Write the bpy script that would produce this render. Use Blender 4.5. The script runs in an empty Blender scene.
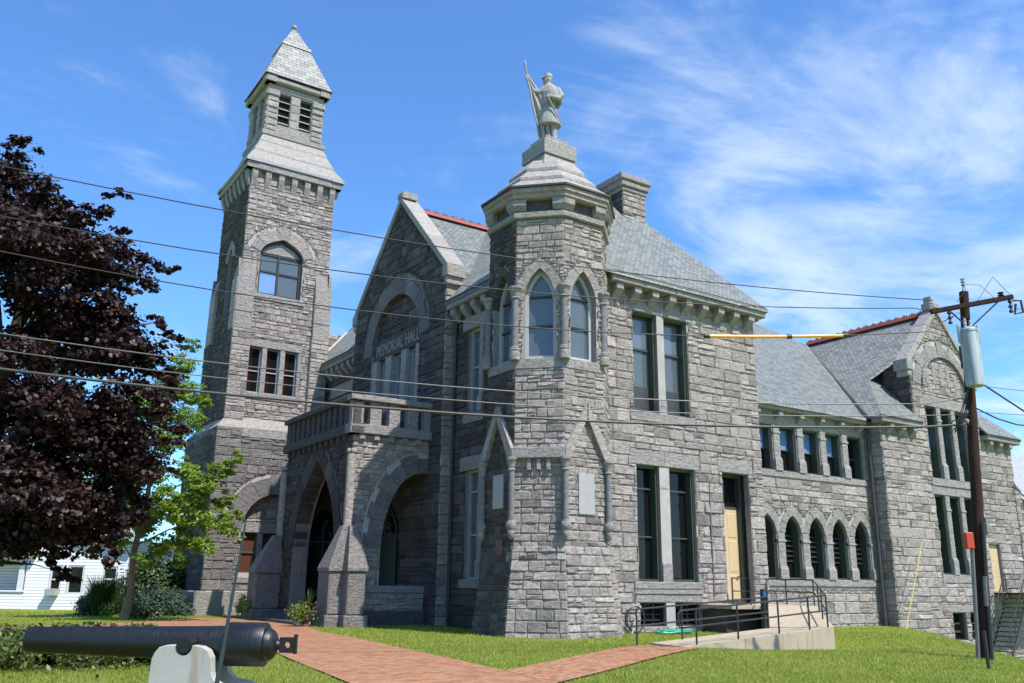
import bpy, math, random
import numpy as np
from mathutils import Vector, Matrix
from mathutils.geometry import tessellate_polygon
random.seed(7); rng = np.random.default_rng(11)
R = math.radians
S = bpy.context.scene; COL = S.collection

# ------------------------------------------------------------ camera, light
cam = bpy.data.cameras.new('camera'); cam.lens = 880/1024*36; cam.sensor_width = 36; cam.clip_end = 3000; cam.clip_start = .1
co = bpy.data.objects.new('camera', cam); COL.objects.link(co); S.camera = co
yaw, pit, rol = R(33.53), R(15.36), R(.698)
fw = Vector((math.sin(yaw)*math.cos(pit), math.cos(yaw)*math.cos(pit), math.sin(pit)))
rt = Vector((math.cos(yaw), -math.sin(yaw), 0)); up = rt.cross(fw)
r2 = rt*math.cos(rol)+up*math.sin(rol); u2 = -rt*math.sin(rol)+up*math.cos(rol)
co.matrix_world = Matrix(((r2.x, u2.x, -fw.x, 0), (r2.y, u2.y, -fw.y, 0), (r2.z, u2.z, -fw.z, 1.6), (0, 0, 0, 1)))
SUNV = Vector((.262, -.965, 0)).normalized()*math.cos(R(57)) + Vector((0, 0, math.sin(R(57))))
sl = bpy.data.lights.new('sun', 'SUN'); sl.energy = 5.0; sl.angle = R(.55); sl.color = (1, .945, .87)
so = bpy.data.objects.new('sun', sl); COL.objects.link(so); so.rotation_euler = SUNV.to_track_quat('Z', 'Y').to_euler()
W = bpy.data.worlds.new('World'); S.world = W; W.use_nodes = True
S.view_settings.view_transform = 'Standard'; S.view_settings.look = 'None'; S.view_settings.exposure = .42; S.view_settings.gamma = 1
S.cycles.use_denoising = True

class NT:
    def __init__(s, tree): s.t = tree; s.n = tree.nodes; s.l = tree.links
    def new(s, typ, props=None, **ins):
        n = s.n.new(typ)
        for k, v in (props or {}).items(): setattr(n, k, v)
        for k, v in ins.items():
            key = k.replace('_', ' ')
            key = int(k[1:]) if k[0] == 'i' and k[1:].isdigit() else key
            if hasattr(v, 'is_output') or isinstance(v, bpy.types.NodeSocket): s.l.new(v, n.inputs[key])
            else: n.inputs[key].default_value = v
        return n
    def ramp(s, fac, stops):
        n = s.new('ShaderNodeValToRGB'); s.l.new(fac, n.inputs[0]); e = n.color_ramp.elements
        while len(e) < len(stops): e.new(.5)
        for el, (p, c) in zip(e, stops): el.position = p; el.color = (*c, 1) if len(c) == 3 else c
        return n.outputs[0]
    def math(s, op, a, b=0., c=0., clamp=False):
        n = s.new('ShaderNodeMath', {'operation': op, 'use_clamp': clamp}, i0=a, i1=b, i2=c); return n.outputs[0]
    def mix(s, fac, a, b, blend='MIX'):
        n = s.n.new('ShaderNodeMix'); n.data_type = 'RGBA'; n.blend_type = blend
        for i, v in ((0, fac), (6, a), (7, b)):
            if isinstance(v, bpy.types.NodeSocket): s.l.new(v, n.inputs[i])
            else: n.inputs[i].default_value = v if i == 0 else ((*v, 1) if len(v) == 3 else v)
        return n.outputs[2]

def sky():
    t = NT(W.node_tree); t.n.clear()
    el = math.asin(SUNV.z); az = math.atan2(SUNV.x, SUNV.y)
    sk = t.new('ShaderNodeTexSky', dict(sky_type='NISHITA', sun_disc=False, sun_elevation=el, sun_rotation=az, altitude=100, air_density=1., dust_density=.6, ozone_density=2.6))
    tc = t.new('ShaderNodeTexCoord')
    sep = t.new('ShaderNodeSeparateXYZ', Vector=tc.outputs['Generated'])
    # cirrus laid out on a high flat deck: direction divided by its height
    zz = t.math('ADD', t.math('MAXIMUM', sep.outputs[2], 0.), .12)
    px = t.math('DIVIDE', sep.outputs[0], zz); py = t.math('DIVIDE', sep.outputs[1], zz)
    v = t.new('ShaderNodeCombineXYZ', X=px, Y=py)
    mp = t.new('ShaderNodeMapping', Vector=v.outputs[0]); mp.inputs['Rotation'].default_value = (0, 0, R(20)); mp.inputs['Scale'].default_value = (.9, 1.4, 1)
    wsp = t.new('ShaderNodeTexNoise', Vector=mp.outputs[0], Scale=1.6, Detail=13., Roughness=.62, Distortion=1.1)
    big = t.new('ShaderNodeTexNoise', Vector=v.outputs[0], Scale=1.7, Detail=7., Roughness=.58, Distortion=.6)
    # clouds gather on the east side of the sky (to the right of the view)
    side = t.math('ARCTAN2', sep.outputs[0], sep.outputs[1])
    sm = t.new('ShaderNodeMapRange', dict(interpolation_type='SMOOTHSTEP'), Value=side, i1=R(26), i2=R(50), i3=-.015, i4=.165)
    c = t.math('ADD', t.math('ADD', t.math('MULTIPLY', wsp.outputs[0], .8), t.math('MULTIPLY', big.outputs[0], .75)), sm.outputs[0])
    cr = t.new('ShaderNodeMapRange', dict(interpolation_type='SMOOTHSTEP'), Value=c, i1=.80, i2=1.16, i3=0., i4=.62)
    base = t.new('ShaderNodeBackground', Color=t.mix(1., sk.outputs[0], (.66, 1.02, 1.36), 'MULTIPLY'), Strength=.15)
    cl = t.new('ShaderNodeBackground', Color=(.78, .88, 1.0, 1), Strength=.95)
    mx = t.new('ShaderNodeMixShader', i0=cr.outputs[0], i1=base.outputs[0], i2=cl.outputs[0])
    t.new('ShaderNodeOutputWorld', Surface=mx.outputs[0])
sky()

# ------------------------------------------------------------ materials
M = {}
def mat(name, color=(.5, .5, .5), rough=.7, metal=0., fn=None, spec=.5):
    m = bpy.data.materials.new(name); m.use_nodes = True; t = NT(m.node_tree); t.n.clear()
    b = t.new('ShaderNodeBsdfPrincipled'); o = t.new('ShaderNodeOutputMaterial', Surface=b.outputs[0])
    b.inputs['Base Color'].default_value = (*color, 1); b.inputs['Roughness'].default_value = rough; b.inputs['Metallic'].default_value = metal
    b.inputs['Specular IOR Level'].default_value = spec
    if fn: fn(t, b)
    M[name] = m; return m
def bump(t, b, h, dist=.02, strength=1.):
    n = t.new('ShaderNodeBump', Height=h, Distance=dist, Strength=strength); t.l.new(n.outputs[0], b.inputs['Normal'])
def objc(t): return t.new('ShaderNodeTexCoord').outputs['Object']
def simple(name, c, rough=.7, var=.25, scale=8., bd=.005, metal=0., spec=.5, bscale=None):
    def f(t, b):
        P = objc(t)
        n = t.new('ShaderNodeTexNoise', Vector=P, Scale=scale, Detail=8., Roughness=.65)
        n2 = t.new('ShaderNodeTexNoise', Vector=P, Scale=scale*.17, Detail=4.)
        s = t.math('ADD', t.math('MULTIPLY', n.outputs[0], .6), t.math('MULTIPLY', n2.outputs[0], .4))
        lo = tuple(max(0, x*(1-var*1.6)) for x in c); hi = tuple(x*(1+var*1.6) for x in c)
        t.l.new(t.ramp(s, [(.25, lo), (.75, hi)]), b.inputs['Base Color'])
        bump(t, b, n.outputs[0] if not bscale else t.new('ShaderNodeTexNoise', Vector=P, Scale=bscale, Detail=8.).outputs[0], bd)
    return mat(name, c, rough, metal, f, spec)

def stone_mat(name, stops, grain=34, rust=.35, bd=.02):
    def f(t, b):
        P = objc(t)
        g = t.new('ShaderNodeNewGeometry')
        isl = g.outputs['Random Per Island']
        col = t.ramp(isl, stops)
        n = t.new('ShaderNodeTexNoise', Vector=P, Scale=3.1, Detail=9., Roughness=.7)
        sp = t.new('ShaderNodeTexNoise', Vector=P, Scale=grain, Detail=3., Roughness=.8)
        col = t.mix(t.math('MULTIPLY', n.outputs[0], .75), t.mix(1., col, (.72, .72, .74), 'MULTIPLY'), t.mix(1., col, (1.3, 1.28, 1.24), 'MULTIPLY'))
        col = t.mix(t.ramp(sp.outputs[0], [(.5, (0, 0, 0)), (.72, (.6, .6, .6))]), col, t.mix(1., col, (.45, .45, .48), 'MULTIPLY'))
        mo = t.new('ShaderNodeTexNoise', Vector=P, Scale=8.5, Detail=7., Roughness=.78)
        col = t.mix(t.ramp(mo.outputs[0], [(.40, (0, 0, 0)), (.60, (1, 1, 1))]), t.mix(1., col, (.74, .735, .73), 'MULTIPLY'), t.mix(1., col, (1.16, 1.155, 1.15), 'MULTIPLY'))
        ru = t.new('ShaderNodeTexNoise', Vector=P, Scale=.9, Detail=7., Roughness=.72)
        col = t.mix(t.math('MULTIPLY', t.ramp(ru.outputs[0], [(.52, (0, 0, 0)), (.72, (1, 1, 1))]), rust), col, t.mix(1., col, (1.16, .97, .80), 'MULTIPLY'))
        t.l.new(col, b.inputs['Base Color'])
        mpb = t.new('ShaderNodeMapping', Vector=P); mpb.inputs['Scale'].default_value = (1, 1, 2.1)
        rk = t.new('ShaderNodeTexNoise', Vector=mpb.outputs[0], Scale=4.6, Detail=12., Roughness=.72, Distortion=.5)
        bump(t, b, rk.outputs[0], bd*6)
    return mat(name, (.3, .3, .3), .9, 0, f, .25)
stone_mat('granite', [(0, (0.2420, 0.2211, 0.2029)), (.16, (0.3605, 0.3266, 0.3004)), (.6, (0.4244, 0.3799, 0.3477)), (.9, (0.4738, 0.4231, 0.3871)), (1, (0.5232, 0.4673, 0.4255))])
stone_mat('granite_dark_shaded', [(0, (0.081, 0.074, 0.071)), (.4, (0.110, 0.099, 0.097)), (.8, (0.145, 0.130, 0.126)), (1, (0.182, 0.165, 0.158))], rust=.45)  # granite with shade put into its colour, mainly for sunless west faces
stone_mat('granite_trim', [(0, (0.310, 0.291, 0.276)), (.5, (0.357, 0.335, 0.317)), (1, (0.404, 0.378, 0.357))], grain=60, rust=.3, bd=.018)
stone_mat('granite_cap', [(0, (0.323, 0.310, 0.290)), (.5, (0.370, 0.353, 0.329)), (1, (0.418, 0.395, 0.362))], grain=50, rust=.5, bd=.012)
stone_mat('column_stone', [(0, (.17, .17, .178)), (1, (.21, .21, .22))], grain=70, rust=.0, bd=.002)
stone_mat('granite_rough', [(0, (0.197, 0.183, 0.177)), (1, (0.296, 0.275, 0.265))], grain=24, rust=.4, bd=.022)
simple('mortar_shaded', (0.136, 0.128, 0.118), .95, .2, 14, .006)  # mortar of those walls, shade put into its colour too
simple('mortar', (0.370, 0.347, 0.319), .95, .2, 14, .006)
simple('statue_stone', (.29, .275, .262), .85, .3, 6, .01)
def slate(name, c1, c2, row=.17, wid=.24):
    def f(t, b):
        uv = t.new('ShaderNodeUVMap').outputs[0]
        br = t.new('ShaderNodeTexBrick', {'offset': .5}, Vector=uv, Color1=(0, 0, 0, 1), Color2=(1, 1, 1, 1), Mortar=(.5, .5, .5, 1), Scale=1., Mortar_Size=.014, Mortar_Smooth=.3, Bias=0., Brick_Width=wid, Row_Height=row)
        n = t.new('ShaderNodeTexNoise', Vector=objc(t), Scale=.8, Detail=8., Roughness=.7)
        n2 = t.new('ShaderNodeTexNoise', Vector=uv, Scale=14., Detail=5.)
        col = t.mix(br.outputs[0], tuple(x*.86 for x in c1), tuple(x*1.1 for x in c2))
        col = t.mix(t.math('MULTIPLY', n.outputs[0], .8), t.mix(1., col, (.74, .76, .75), 'MULTIPLY'), t.mix(1., col, (1.08, 1.08, 1.06), 'MULTIPLY'))
        col = t.mix(br.outputs[1], col, (.06, .06, .06))
        t.l.new(col, b.inputs['Base Color'])
        # each course thickens towards its lower edge
        sep = t.new('ShaderNodeSeparateXYZ', Vector=uv)
        saw = t.math('SUBTRACT', 1., t.math('FRACT', t.math('DIVIDE', sep.outputs[1], row)))
        h = t.math('ADD', t.math('MULTIPLY', saw, .9), t.math('MULTIPLY', n2.outputs[0], .25))
        h = t.math('ADD', h, t.math('MULTIPLY', br.outputs[0], .3))
        bump(t, b, h, .09)
    return mat(name, c1, .6, 0, f, .4)
slate('slate', (0.180, 0.197, 0.184), (0.253, 0.266, 0.246))
slate('slate_pale', (0.277, 0.275, 0.248), (0.370, 0.362, 0.331), .26, .5)
def glass(name, c=(.012, .014, .016), rough=.03, ior=1.6):
    def f(t, b):
        b.inputs['IOR'].default_value = ior
        n = t.new('ShaderNodeTexNoise', Vector=objc(t), Scale=1.3, Detail=2.)
        bump(t, b, n.outputs[0], .01)
    return mat(name, c, rough, 0, f, .5)
glass('glass', (.008, .009, .009), .03, 1.38); glass('glass_sky', (.16, .28, .5), .08, 2.0); glass('glass_sky2', (.12, .15, .18), .1, 1.8); glass('stained_glass', (.028, .007, .006), .2, 1.4)  # glass_sky and glass_sky2 carry the sky's reflection in their pane colour
glass('glass_grey', (.09, .11, .12), .12, 1.7); glass('glass_brown', (.10, .045, .03), .2, 1.4)
simple('green_paint', (.050, .062, .047), .5, .2, 10, .002)
simple('door_green', (.022, .05, .042), .5, .2, 10, .002); simple('grey_paint', (.34, .36, .38), .55, .1, 10, .002)
simple('sash_paint', (.42, .43, .43), .55, .06, 12, .002); simple('white_paint', (.70, .71, .72), .55, .06, 12, .002)
simple('cream_paint', (.55, .41, .23), .55, .06, 5, .002)
simple('faded_yellow', (.50, .40, .13), .6, .2, 20, .001); simple('ply', (.55, .42, .24), .7, .12, 4, .003)
simple('red_tile', (.27, .06, .04), .7, .25, 10, .01)
simple('dark_metal', (.028, .026, .026), .45, .3, 20, .002)
simple('gutter', (.05, .045, .042), .6, .3, 10, .003)
simple('lead', (.30, .31, .32), .5, .2, 5, .004)
def cannon_f(t, b):
    P = t.new('ShaderNodeUVMap').outputs[0]
    n = t.new('ShaderNodeTexNoise', Vector=P, Scale=9., Detail=8., Roughness=.7)
    mp = t.new('ShaderNodeMapping', Vector=P); mp.inputs['Scale'].default_value = (60, 1.2, 1)
    n2 = t.new('ShaderNodeTexNoise', Vector=mp.outputs[0], Scale=1., Detail=3.)
    t.l.new(t.ramp(n.outputs[0], [(.3, (.0035, .0035, .0038)), (.7, (.010, .010, .0105))]), b.inputs['Base Color'])
    t.l.new(t.ramp(n2.outputs[0], [(.3, (.30, .30, .30)), (.7, (.52, .52, .52))]), b.inputs['Roughness'])
    h = t.math('ADD', t.math('MULTIPLY', n.outputs[0], .6), n2.outputs[0]); bump(t, b, h, .004)
mat('black_iron', (.02, .02, .024), .38, 0, cannon_f, .55)
def conc_f(c, st, bd_=.004):
    def f(t, b):
        P = objc(t)
        n = t.new('ShaderNodeTexNoise', Vector=P, Scale=3., Detail=9., Roughness=.7)
        mp = t.new('ShaderNodeMapping', Vector=P); mp.inputs['Scale'].default_value = (7, 7, .8)
        s2 = t.new('ShaderNodeTexNoise', Vector=mp.outputs[0], Scale=1., Detail=6., Roughness=.6)
        col = t.mix(n.outputs[0], tuple(x*.78 for x in c), tuple(min(1, x*1.18) for x in c))
        col = t.mix(t.ramp(s2.outputs[0], [(.54, (0, 0, 0)), (.72, (st, st, st))]), col, (.25, .17, .09))
        t.l.new(col, b.inputs['Base Color']); bump(t, b, t.new('ShaderNodeTexNoise', Vector=P, Scale=60., Detail=5.).outputs[0], bd_)
    return f
mat('concrete', (.42, .39, .33), .9, 0, conc_f((.40, .335, .245), .9), .3)
mat('white_concrete', (.62, .61, .57), .85, 0, conc_f((.40, .385, .345), .7, .002), .3)
def wood_f(t, b):
    P = objc(t); mp = t.new('ShaderNodeMapping', Vector=P); mp.inputs['Scale'].default_value = (14, 14, .7)
    n = t.new('ShaderNodeTexNoise', Vector=mp.outputs[0], Scale=1.4, Detail=8., Roughness=.7)
    t.l.new(t.ramp(n.outputs[0], [(.3, (.014, .008, .006)), (.7, (.062, .032, .023))]), b.inputs['Base Color']); bump(t, b, n.outputs[0], .02)
mat('pole_wood', (.07, .035, .025), .85, 0, wood_f, .2)
def trans_f(t, b):
    P = objc(t); mp = t.new('ShaderNodeMapping', Vector=P); mp.inputs['Scale'].default_value = (9, 9, .6)
    n = t.new('ShaderNodeTexNoise', Vector=mp.outputs[0], Scale=1., Detail=7., Roughness=.7)
    t.l.new(t.ramp(n.outputs[0], [(.42, (.24, .27, .27)), (.6, (.48, .52, .53))]), b.inputs['Base Color'])
mat('grey_steel', (.4, .43, .43), .5, 0, trans_f)
simple('yellow_plastic', (.85, .42, .03), .4, .05, 5, .001); simple('wire_black', (.03, .028, .027), .6, .1, 5, .001)
simple('cable_dark', (.06, .056, .052), .6, .2, 9, .001); simple('wire_grey', (.13, .125, .12), .5, .2, 9, .001); simple('red_box', (.50, .06, .02), .5, .08, 5, .001)
simple('bark_dark', (.05, .04, .035), .9, .35, 9, .03); simple('bark', (.16, .12, .085), .9, .35, 9, .03); simple('terracotta', (.09, .05, .04), .8, .2, 9, .003)
simple('hose_green', (.03, .35, .24), .4, .1, 9, .001); simple('guard_green', (.018, .026, .02), .45, .2, 9, .002)
simple('blue_paint', (.03, .12, .45), .5, .1, 9, .001); simple('plaque', (.12, .055, .04), .5, .2, 9, .002)
simple('tablet_stone', (.35, .345, .33), .7, .12, 6, .002)
def clap_f(t, b):
    uv = t.new('ShaderNodeUVMap').outputs[0]; sp = t.new('ShaderNodeSeparateXYZ', Vector=uv)
    saw = t.math('FRACT', t.math('DIVIDE', sp.outputs[1], .16)); bump(t, b, t.math('SUBTRACT', 1., saw), .03)
    n = t.new('ShaderNodeTexNoise', Vector=uv, Scale=1., Detail=5.)
    cc = t.ramp(n.outputs[0], [(.3, (.66, .67, .68)), (.7, (.78, .78, .78))])
    t.l.new(t.mix(t.ramp(saw, [(.80, (0, 0, 0)), (.9, (1, 1, 1))]), cc, (.30, .31, .33)), b.inputs['Base Color'])
mat('clapboard', (.78, .78, .78), .6, 0, clap_f)
def shing_f(t, b):
    uv = t.new('ShaderNodeUVMap').outputs[0]; sp = t.new('ShaderNodeSeparateXYZ', Vector=uv)
    saw = t.math('FRACT', t.math('DIVIDE', sp.outputs[1], .2)); bump(t, b, t.math('SUBTRACT', 1., saw), .03)
    n = t.new('ShaderNodeTexNoise', Vector=uv, Scale=3., Detail=8.)
    t.l.new(t.ramp(n.outputs[0], [(.3, (.24, .25, .26)), (.7, (.36, .37, .38))]), b.inputs['Base Color'])
mat('grey_shingle', (.3, .31, .32), .8, 0, shing_f)
def leaf(name, stops, trans=.35, rough=.45, wt=(.65, .35, 0.)):
    def f(t, b):
        g = t.new('ShaderNodeNewGeometry').outputs['Random Per Island']
        n = t.new('ShaderNodeTexNoise', Vector=objc(t), Scale=.9, Detail=3.)
        c = t.ramp(t.math('ADD', t.math('ADD', t.math('MULTIPLY', g, wt[0]), t.math('MULTIPLY', n.outputs[0], wt[1])), t.math('MULTIPLY', t.new('ShaderNodeTexNoise', Vector=objc(t), Scale=.42, Detail=7., Roughness=.68).outputs[0], wt[2])), stops)
        t.l.new(c, b.inputs['Base Color'])
        tr = t.new('ShaderNodeBsdfTranslucent', Color=c)
        mx = t.new('ShaderNodeMixShader', i0=trans, i1=b.outputs[0], i2=tr.outputs[0])
        o = [x for x in t.n if x.type == 'OUTPUT_MATERIAL'][0]; t.l.new(mx.outputs[0], o.inputs[0])
    return mat(name, stops[0][1], rough, 0, f, .4)
leaf('leaf_purple', [(0, (0.0094, 0.0052, 0.0050)), (.45, (0.0265, 0.0112, 0.0092)), (.85, (0.0530, 0.0215, 0.0168)), (1, (0.1053, 0.0499, 0.0336))], .18, .5)
leaf('leaf_lime', [(0, (0.1020, 0.1700, 0.0190)), (.5, (0.2040, 0.3230, 0.0333)), (1, (0.3230, 0.4420, 0.0665))], .5)
leaf('leaf_green', [(0, (.018, .04, .010)), (.6, (.045, .09, .02)), (1, (.09, .15, .035))], .3)
leaf('leaf_blue', [(0, (.03, .06, .04)), (.6, (.07, .12, .08)), (1, (.13, .19, .11))], .3)
leaf('leaf_yellow', [(0, (.10, .15, .02)), (.6, (.2, .28, .04)), (1, (.32, .38, .07))], .4)
leaf('leaf_brown', [(0, (.05, .03, .015)), (.5, (.07, .085, .02)), (1, (.13, .13, .04))], .25)
leaf('leaf_red', [(0, (.12, .02, .02)), (1, (.3, .05, .04))], .3)
leaf('grass_blade', [(.2, (.12, .18, .018)), (.42, (.23, .31, .035)), (.62, (.33, .38, .055)), (.82, (.46, .44, .14))], .45, .6, (0.392, 0.224, 0.537))
def lawn_f(t, b):
    P = objc(t)
    n = t.new('ShaderNodeTexNoise', Vector=P, Scale=.35, Detail=8., Roughness=.7)
    n2 = t.new('ShaderNodeTexNoise', Vector=P, Scale=24., Detail=7., Roughness=.8)
    n3 = t.new('ShaderNodeTexNoise', Vector=P, Scale=2.6, Detail=6., Roughness=.7)
    s = t.math('ADD', t.math('MULTIPLY', n.outputs[0], .3), t.math('ADD', t.math('MULTIPLY', n2.outputs[0], .4), t.math('MULTIPLY', n3.outputs[0], .3)))
    t.l.new(t.ramp(s, [(.33, (0.108, 0.151, 0.023)), (.5, (0.204, 0.248, 0.034)), (.62, (0.288, 0.302, 0.052)), (.74, (0.360, 0.313, 0.117))]), b.inputs['Base Color'])
    bump(t, b, n2.outputs[0], .06)
mat('lawn', (.1, .15, .02), .9, 0, lawn_f, .15)
def brick_f(t, b):
    uv = t.new('ShaderNodeUVMap').outputs[0]
    br = t.new('ShaderNodeTexBrick', {'offset': .5}, Vector=uv, Color1=(0, 0, 0, 1), Color2=(1, 1, 1, 1), Mortar=(.5, .5, .5, 1), Scale=1., Mortar_Size=.011, Brick_Width=.21, Row_Height=.105)
    n = t.new('ShaderNodeTexNoise', Vector=uv, Scale=1.1, Detail=8., Roughness=.7)
    n2 = t.new('ShaderNodeTexNoise', Vector=uv, Scale=30., Detail=4.)
    col = t.ramp(br.outputs[0], [(0, (.22, .080, .040)), (.5, (.35, .150, .062)), (1, (.45, .22, .10))])
    col = t.mix(t.ramp(n.outputs[0], [(.42, (0, 0, 0)), (.7, (.5, .5, .5))]), col, (.38, .25, .17))
    col = t.mix(br.outputs[1], col, (.24, .15, .11)); t.l.new(col, b.inputs['Base Color'])
    bump(t, b, t.math('SUBTRACT', t.math('MULTIPLY', n2.outputs[0], .3), br.outputs[1]), .01)
mat('brick_paving', (.33, .12, .08), .85, 0, brick_f, .2)

# ------------------------------------------------------------ object helpers
def tag(o, label=None, cat=None, group=None, kind=None):
    for k, v in (('label', label), ('category', cat), ('group', group), ('kind', kind)):
        if v: o[k] = v
    return o
def thing(name, label, cat, loc=(0, 0, 0), group=None):
    o = bpy.data.objects.new(name, None); o.empty_display_size = .3; o.location = loc; COL.objects.link(o); return tag(o, label, cat, group)
class MB:
    """collects polygons; every vertex position is in world space"""
    def __init__(s): s.v = []; s.f = []; s.m = []; s.uv = []; s.sm = []
    def poly(s, pts, m=0, uv=None, smooth=False):
        pts = [Vector(p) for p in pts]
        i = len(s.v); s.v += pts; s.f.append(tuple(range(i, i+len(pts)))); s.m.append(m); s.sm.append(smooth)
        if uv is None:
            n = Vector((0, 0, 0))
            for a, b_ in zip(pts, pts[1:]+pts[:1]): n += a.cross(b_)
            if n.length < 1e-12: n = Vector((0, 0, 1))
            n.normalize()
            if abs(n.z) > .999: uv = [(p.x, p.y) for p in pts]
            else:
                tx = Vector((0, 0, 1)).cross(n).normalized(); ty = n.cross(tx)
                uv = [(p.dot(tx), p.dot(ty)) for p in pts]
        s.uv += list(uv); return s
    def mesh(s, V, F, m=0, smooth=False, uvs=None):
        """connected piece (one island)"""
        i = len(s.v); V = [Vector(p) for p in V]; s.v += V
        for f in F:
            s.f.append(tuple(i+k for k in f)); s.m.append(m); s.sm.append(smooth)
            if uvs: s.uv += [uvs[k] for k in f]; continue
            pts = [V[k] for k in f]; n = Vector((0, 0, 0))
            for a, b_ in zip(pts, pts[1:]+pts[:1]): n += a.cross(b_)
            n = n.normalized() if n.length > 1e-12 else Vector((0, 0, 1))
            if abs(n.z) > .999: s.uv += [(p.x, p.y) for p in pts]
            else:
                tx = Vector((0, 0, 1)).cross(n).normalized(); ty = n.cross(tx); s.uv += [(p.dot(tx), p.dot(ty)) for p in pts]
        return s
    def box(s, a, b, m=0):
        (x0, y0, z0), (x1, y1, z1) = a, b
        x0, x1 = sorted((x0, x1)); y0, y1 = sorted((y0, y1)); z0, z1 = sorted((z0, z1))
        V = [(x, y, z) for z in (z0, z1) for x, y in ((x0, y0), (x1, y0), (x1, y1), (x0, y1))]
        return s.mesh(V, [(3, 2, 1, 0), (4, 5, 6, 7), (0, 1, 5, 4), (1, 2, 6, 5), (2, 3, 7, 6), (3, 0, 4, 7)], m)
    def prism(s, pts, d, m=0, m_side=None, cap0=True):
        """polygon pts extruded by vector d"""
        pts = [Vector(p) for p in pts]; d = Vector(d); n = len(pts)
        V = pts+[p+d for p in pts]
        F = [tuple(range(n, 2*n))]
        if cap0: F.append(tuple(range(n-1, -1, -1)))
        F += [(i, (i+1) % n, n+(i+1) % n, n+i) for i in range(n)]
        return s.mesh(V, F, m)
    def tube(s, pts, r, n=8, m=0, cap=True, smooth=True):
        pts = [Vector(p) for p in pts]; rr = r if isinstance(r, (list, tuple)) else [r]*len(pts)
        V = []; a = None; L = 0; uvs = []
        for i, p in enumerate(pts):
            t = (pts[min(i+1, len(pts)-1)]-pts[max(i-1, 0)]).normalized()
            if a is None: a = t.cross(Vector((0, 0, 1)) if abs(t.z) < .95 else Vector((1, 0, 0))).normalized()
            a = (a-t*a.dot(t)).normalized(); b_ = t.cross(a)
            if i: L += (p-pts[i-1]).length
            for k in range(n):
                q = 2*math.pi*k/n; V.append(p+(a*math.cos(q)+b_*math.sin(q))*rr[i]); uvs.append((L, k/n*2))
        F = [(i*n+k, i*n+(k+1) % n, (i+1)*n+(k+1) % n, (i+1)*n+k) for i in range(len(pts)-1) for k in range(n)]
        F = [tuple(reversed(f)) for f in F]
        s.mesh(V, F, m, smooth, uvs)
        if cap:
            s.mesh(V[:n], [tuple(range(n))], m); s.mesh(V[-n:], [tuple(range(n-1, -1, -1))], m)
        return s
    def lathe(s, base, prof, n=16, m=0, smooth=True, squash=1, rot=0):
        """profile [(r,z)] round a vertical axis"""
        V = [(base[0]+r*math.cos(2*math.pi*k/n+rot), base[1]+r*math.sin(2*math.pi*k/n+rot), base[2]+z) for r, z in prof for k in range(n)]
        F = [(i*n+k, i*n+(k+1) % n, (i+1)*n+(k+1) % n, (i+1)*n+k) for i in range(len(prof)-1) for k in range(n)]
        F += [tuple(range(n-1, -1, -1)), tuple(range((len(prof)-1)*n, len(prof)*n))]
        return s.mesh(V, F, m, smooth)
    def build(s, name, mats, parent=None, bevel=0, smooth=False):
        me = bpy.data.meshes.new(name); org = Vector((0, 0, 0))
        if parent is not None:
            org = parent.matrix_world.translation if False else ORG.get(parent.name, Vector((0, 0, 0)))
        me.from_pydata([v-org for v in s.v], [], s.f)
        for x in (mats if isinstance(mats, (list, tuple)) else [mats]): me.materials.append(M[x])
        me.polygons.foreach_set('material_index', s.m); me.polygons.foreach_set('use_smooth', s.sm)
        ul = me.uv_layers.new(name='UVMap'); ul.data.foreach_set('uv', [c for q in s.uv for c in q]); me.update()
        if any(s.sm): me.set_sharp_from_angle(angle=R(38))
        o = bpy.data.objects.new(name, me); COL.objects.link(o)
        if parent is not None: o.parent = parent; ORG[o.name] = org
        else: ORG[o.name] = org
        if bevel:
            b = o.modifiers.new('bevel', 'BEVEL'); b.width = bevel; b.segments = 1; b.limit_method = 'ANGLE'; b.angle_limit = R(50)
        return o
ORG = {}
def thing_at(name, label, cat, loc, group=None):
    o = thing(name, label, cat, loc, group); ORG[o.name] = Vector(loc); return o

class Frame:
    """wall plane: u along, v up, d outwards"""
    def __init__(s, O, U, V=(0, 0, 1)): s.O = Vector(O); s.U = Vector(U).normalized(); s.V = Vector(V).normalized(); s.N = s.U.cross(s.V).normalized()
    def p(s, u, v, d=0.): return s.O+s.U*u+s.V*v+s.N*d
class TFrame(Frame):
    """battered face: narrows from half-width s0 at v=0 to s1 at v=L"""
    def __init__(s, O, U, V, s0, s1, L): super().__init__(O, U, V); s.k = (1-s1/s0)/L
    def p(s, u, v, d=0.): return s.O+s.U*(u*(1-s.k*v))+s.V*v+s.N*d
def FS(Y): return Frame((0, Y, 0), (1, 0, 0))          # faces south, u = X
def FWs(X): return Frame((X, 0, 0), (0, -1, 0))        # faces west, u = -Y
def FE(X): return Frame((X, 0, 0), (0, 1, 0))          # faces east, u = Y
def FN(Y): return Frame((0, Y, 0), (-1, 0, 0))

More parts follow.
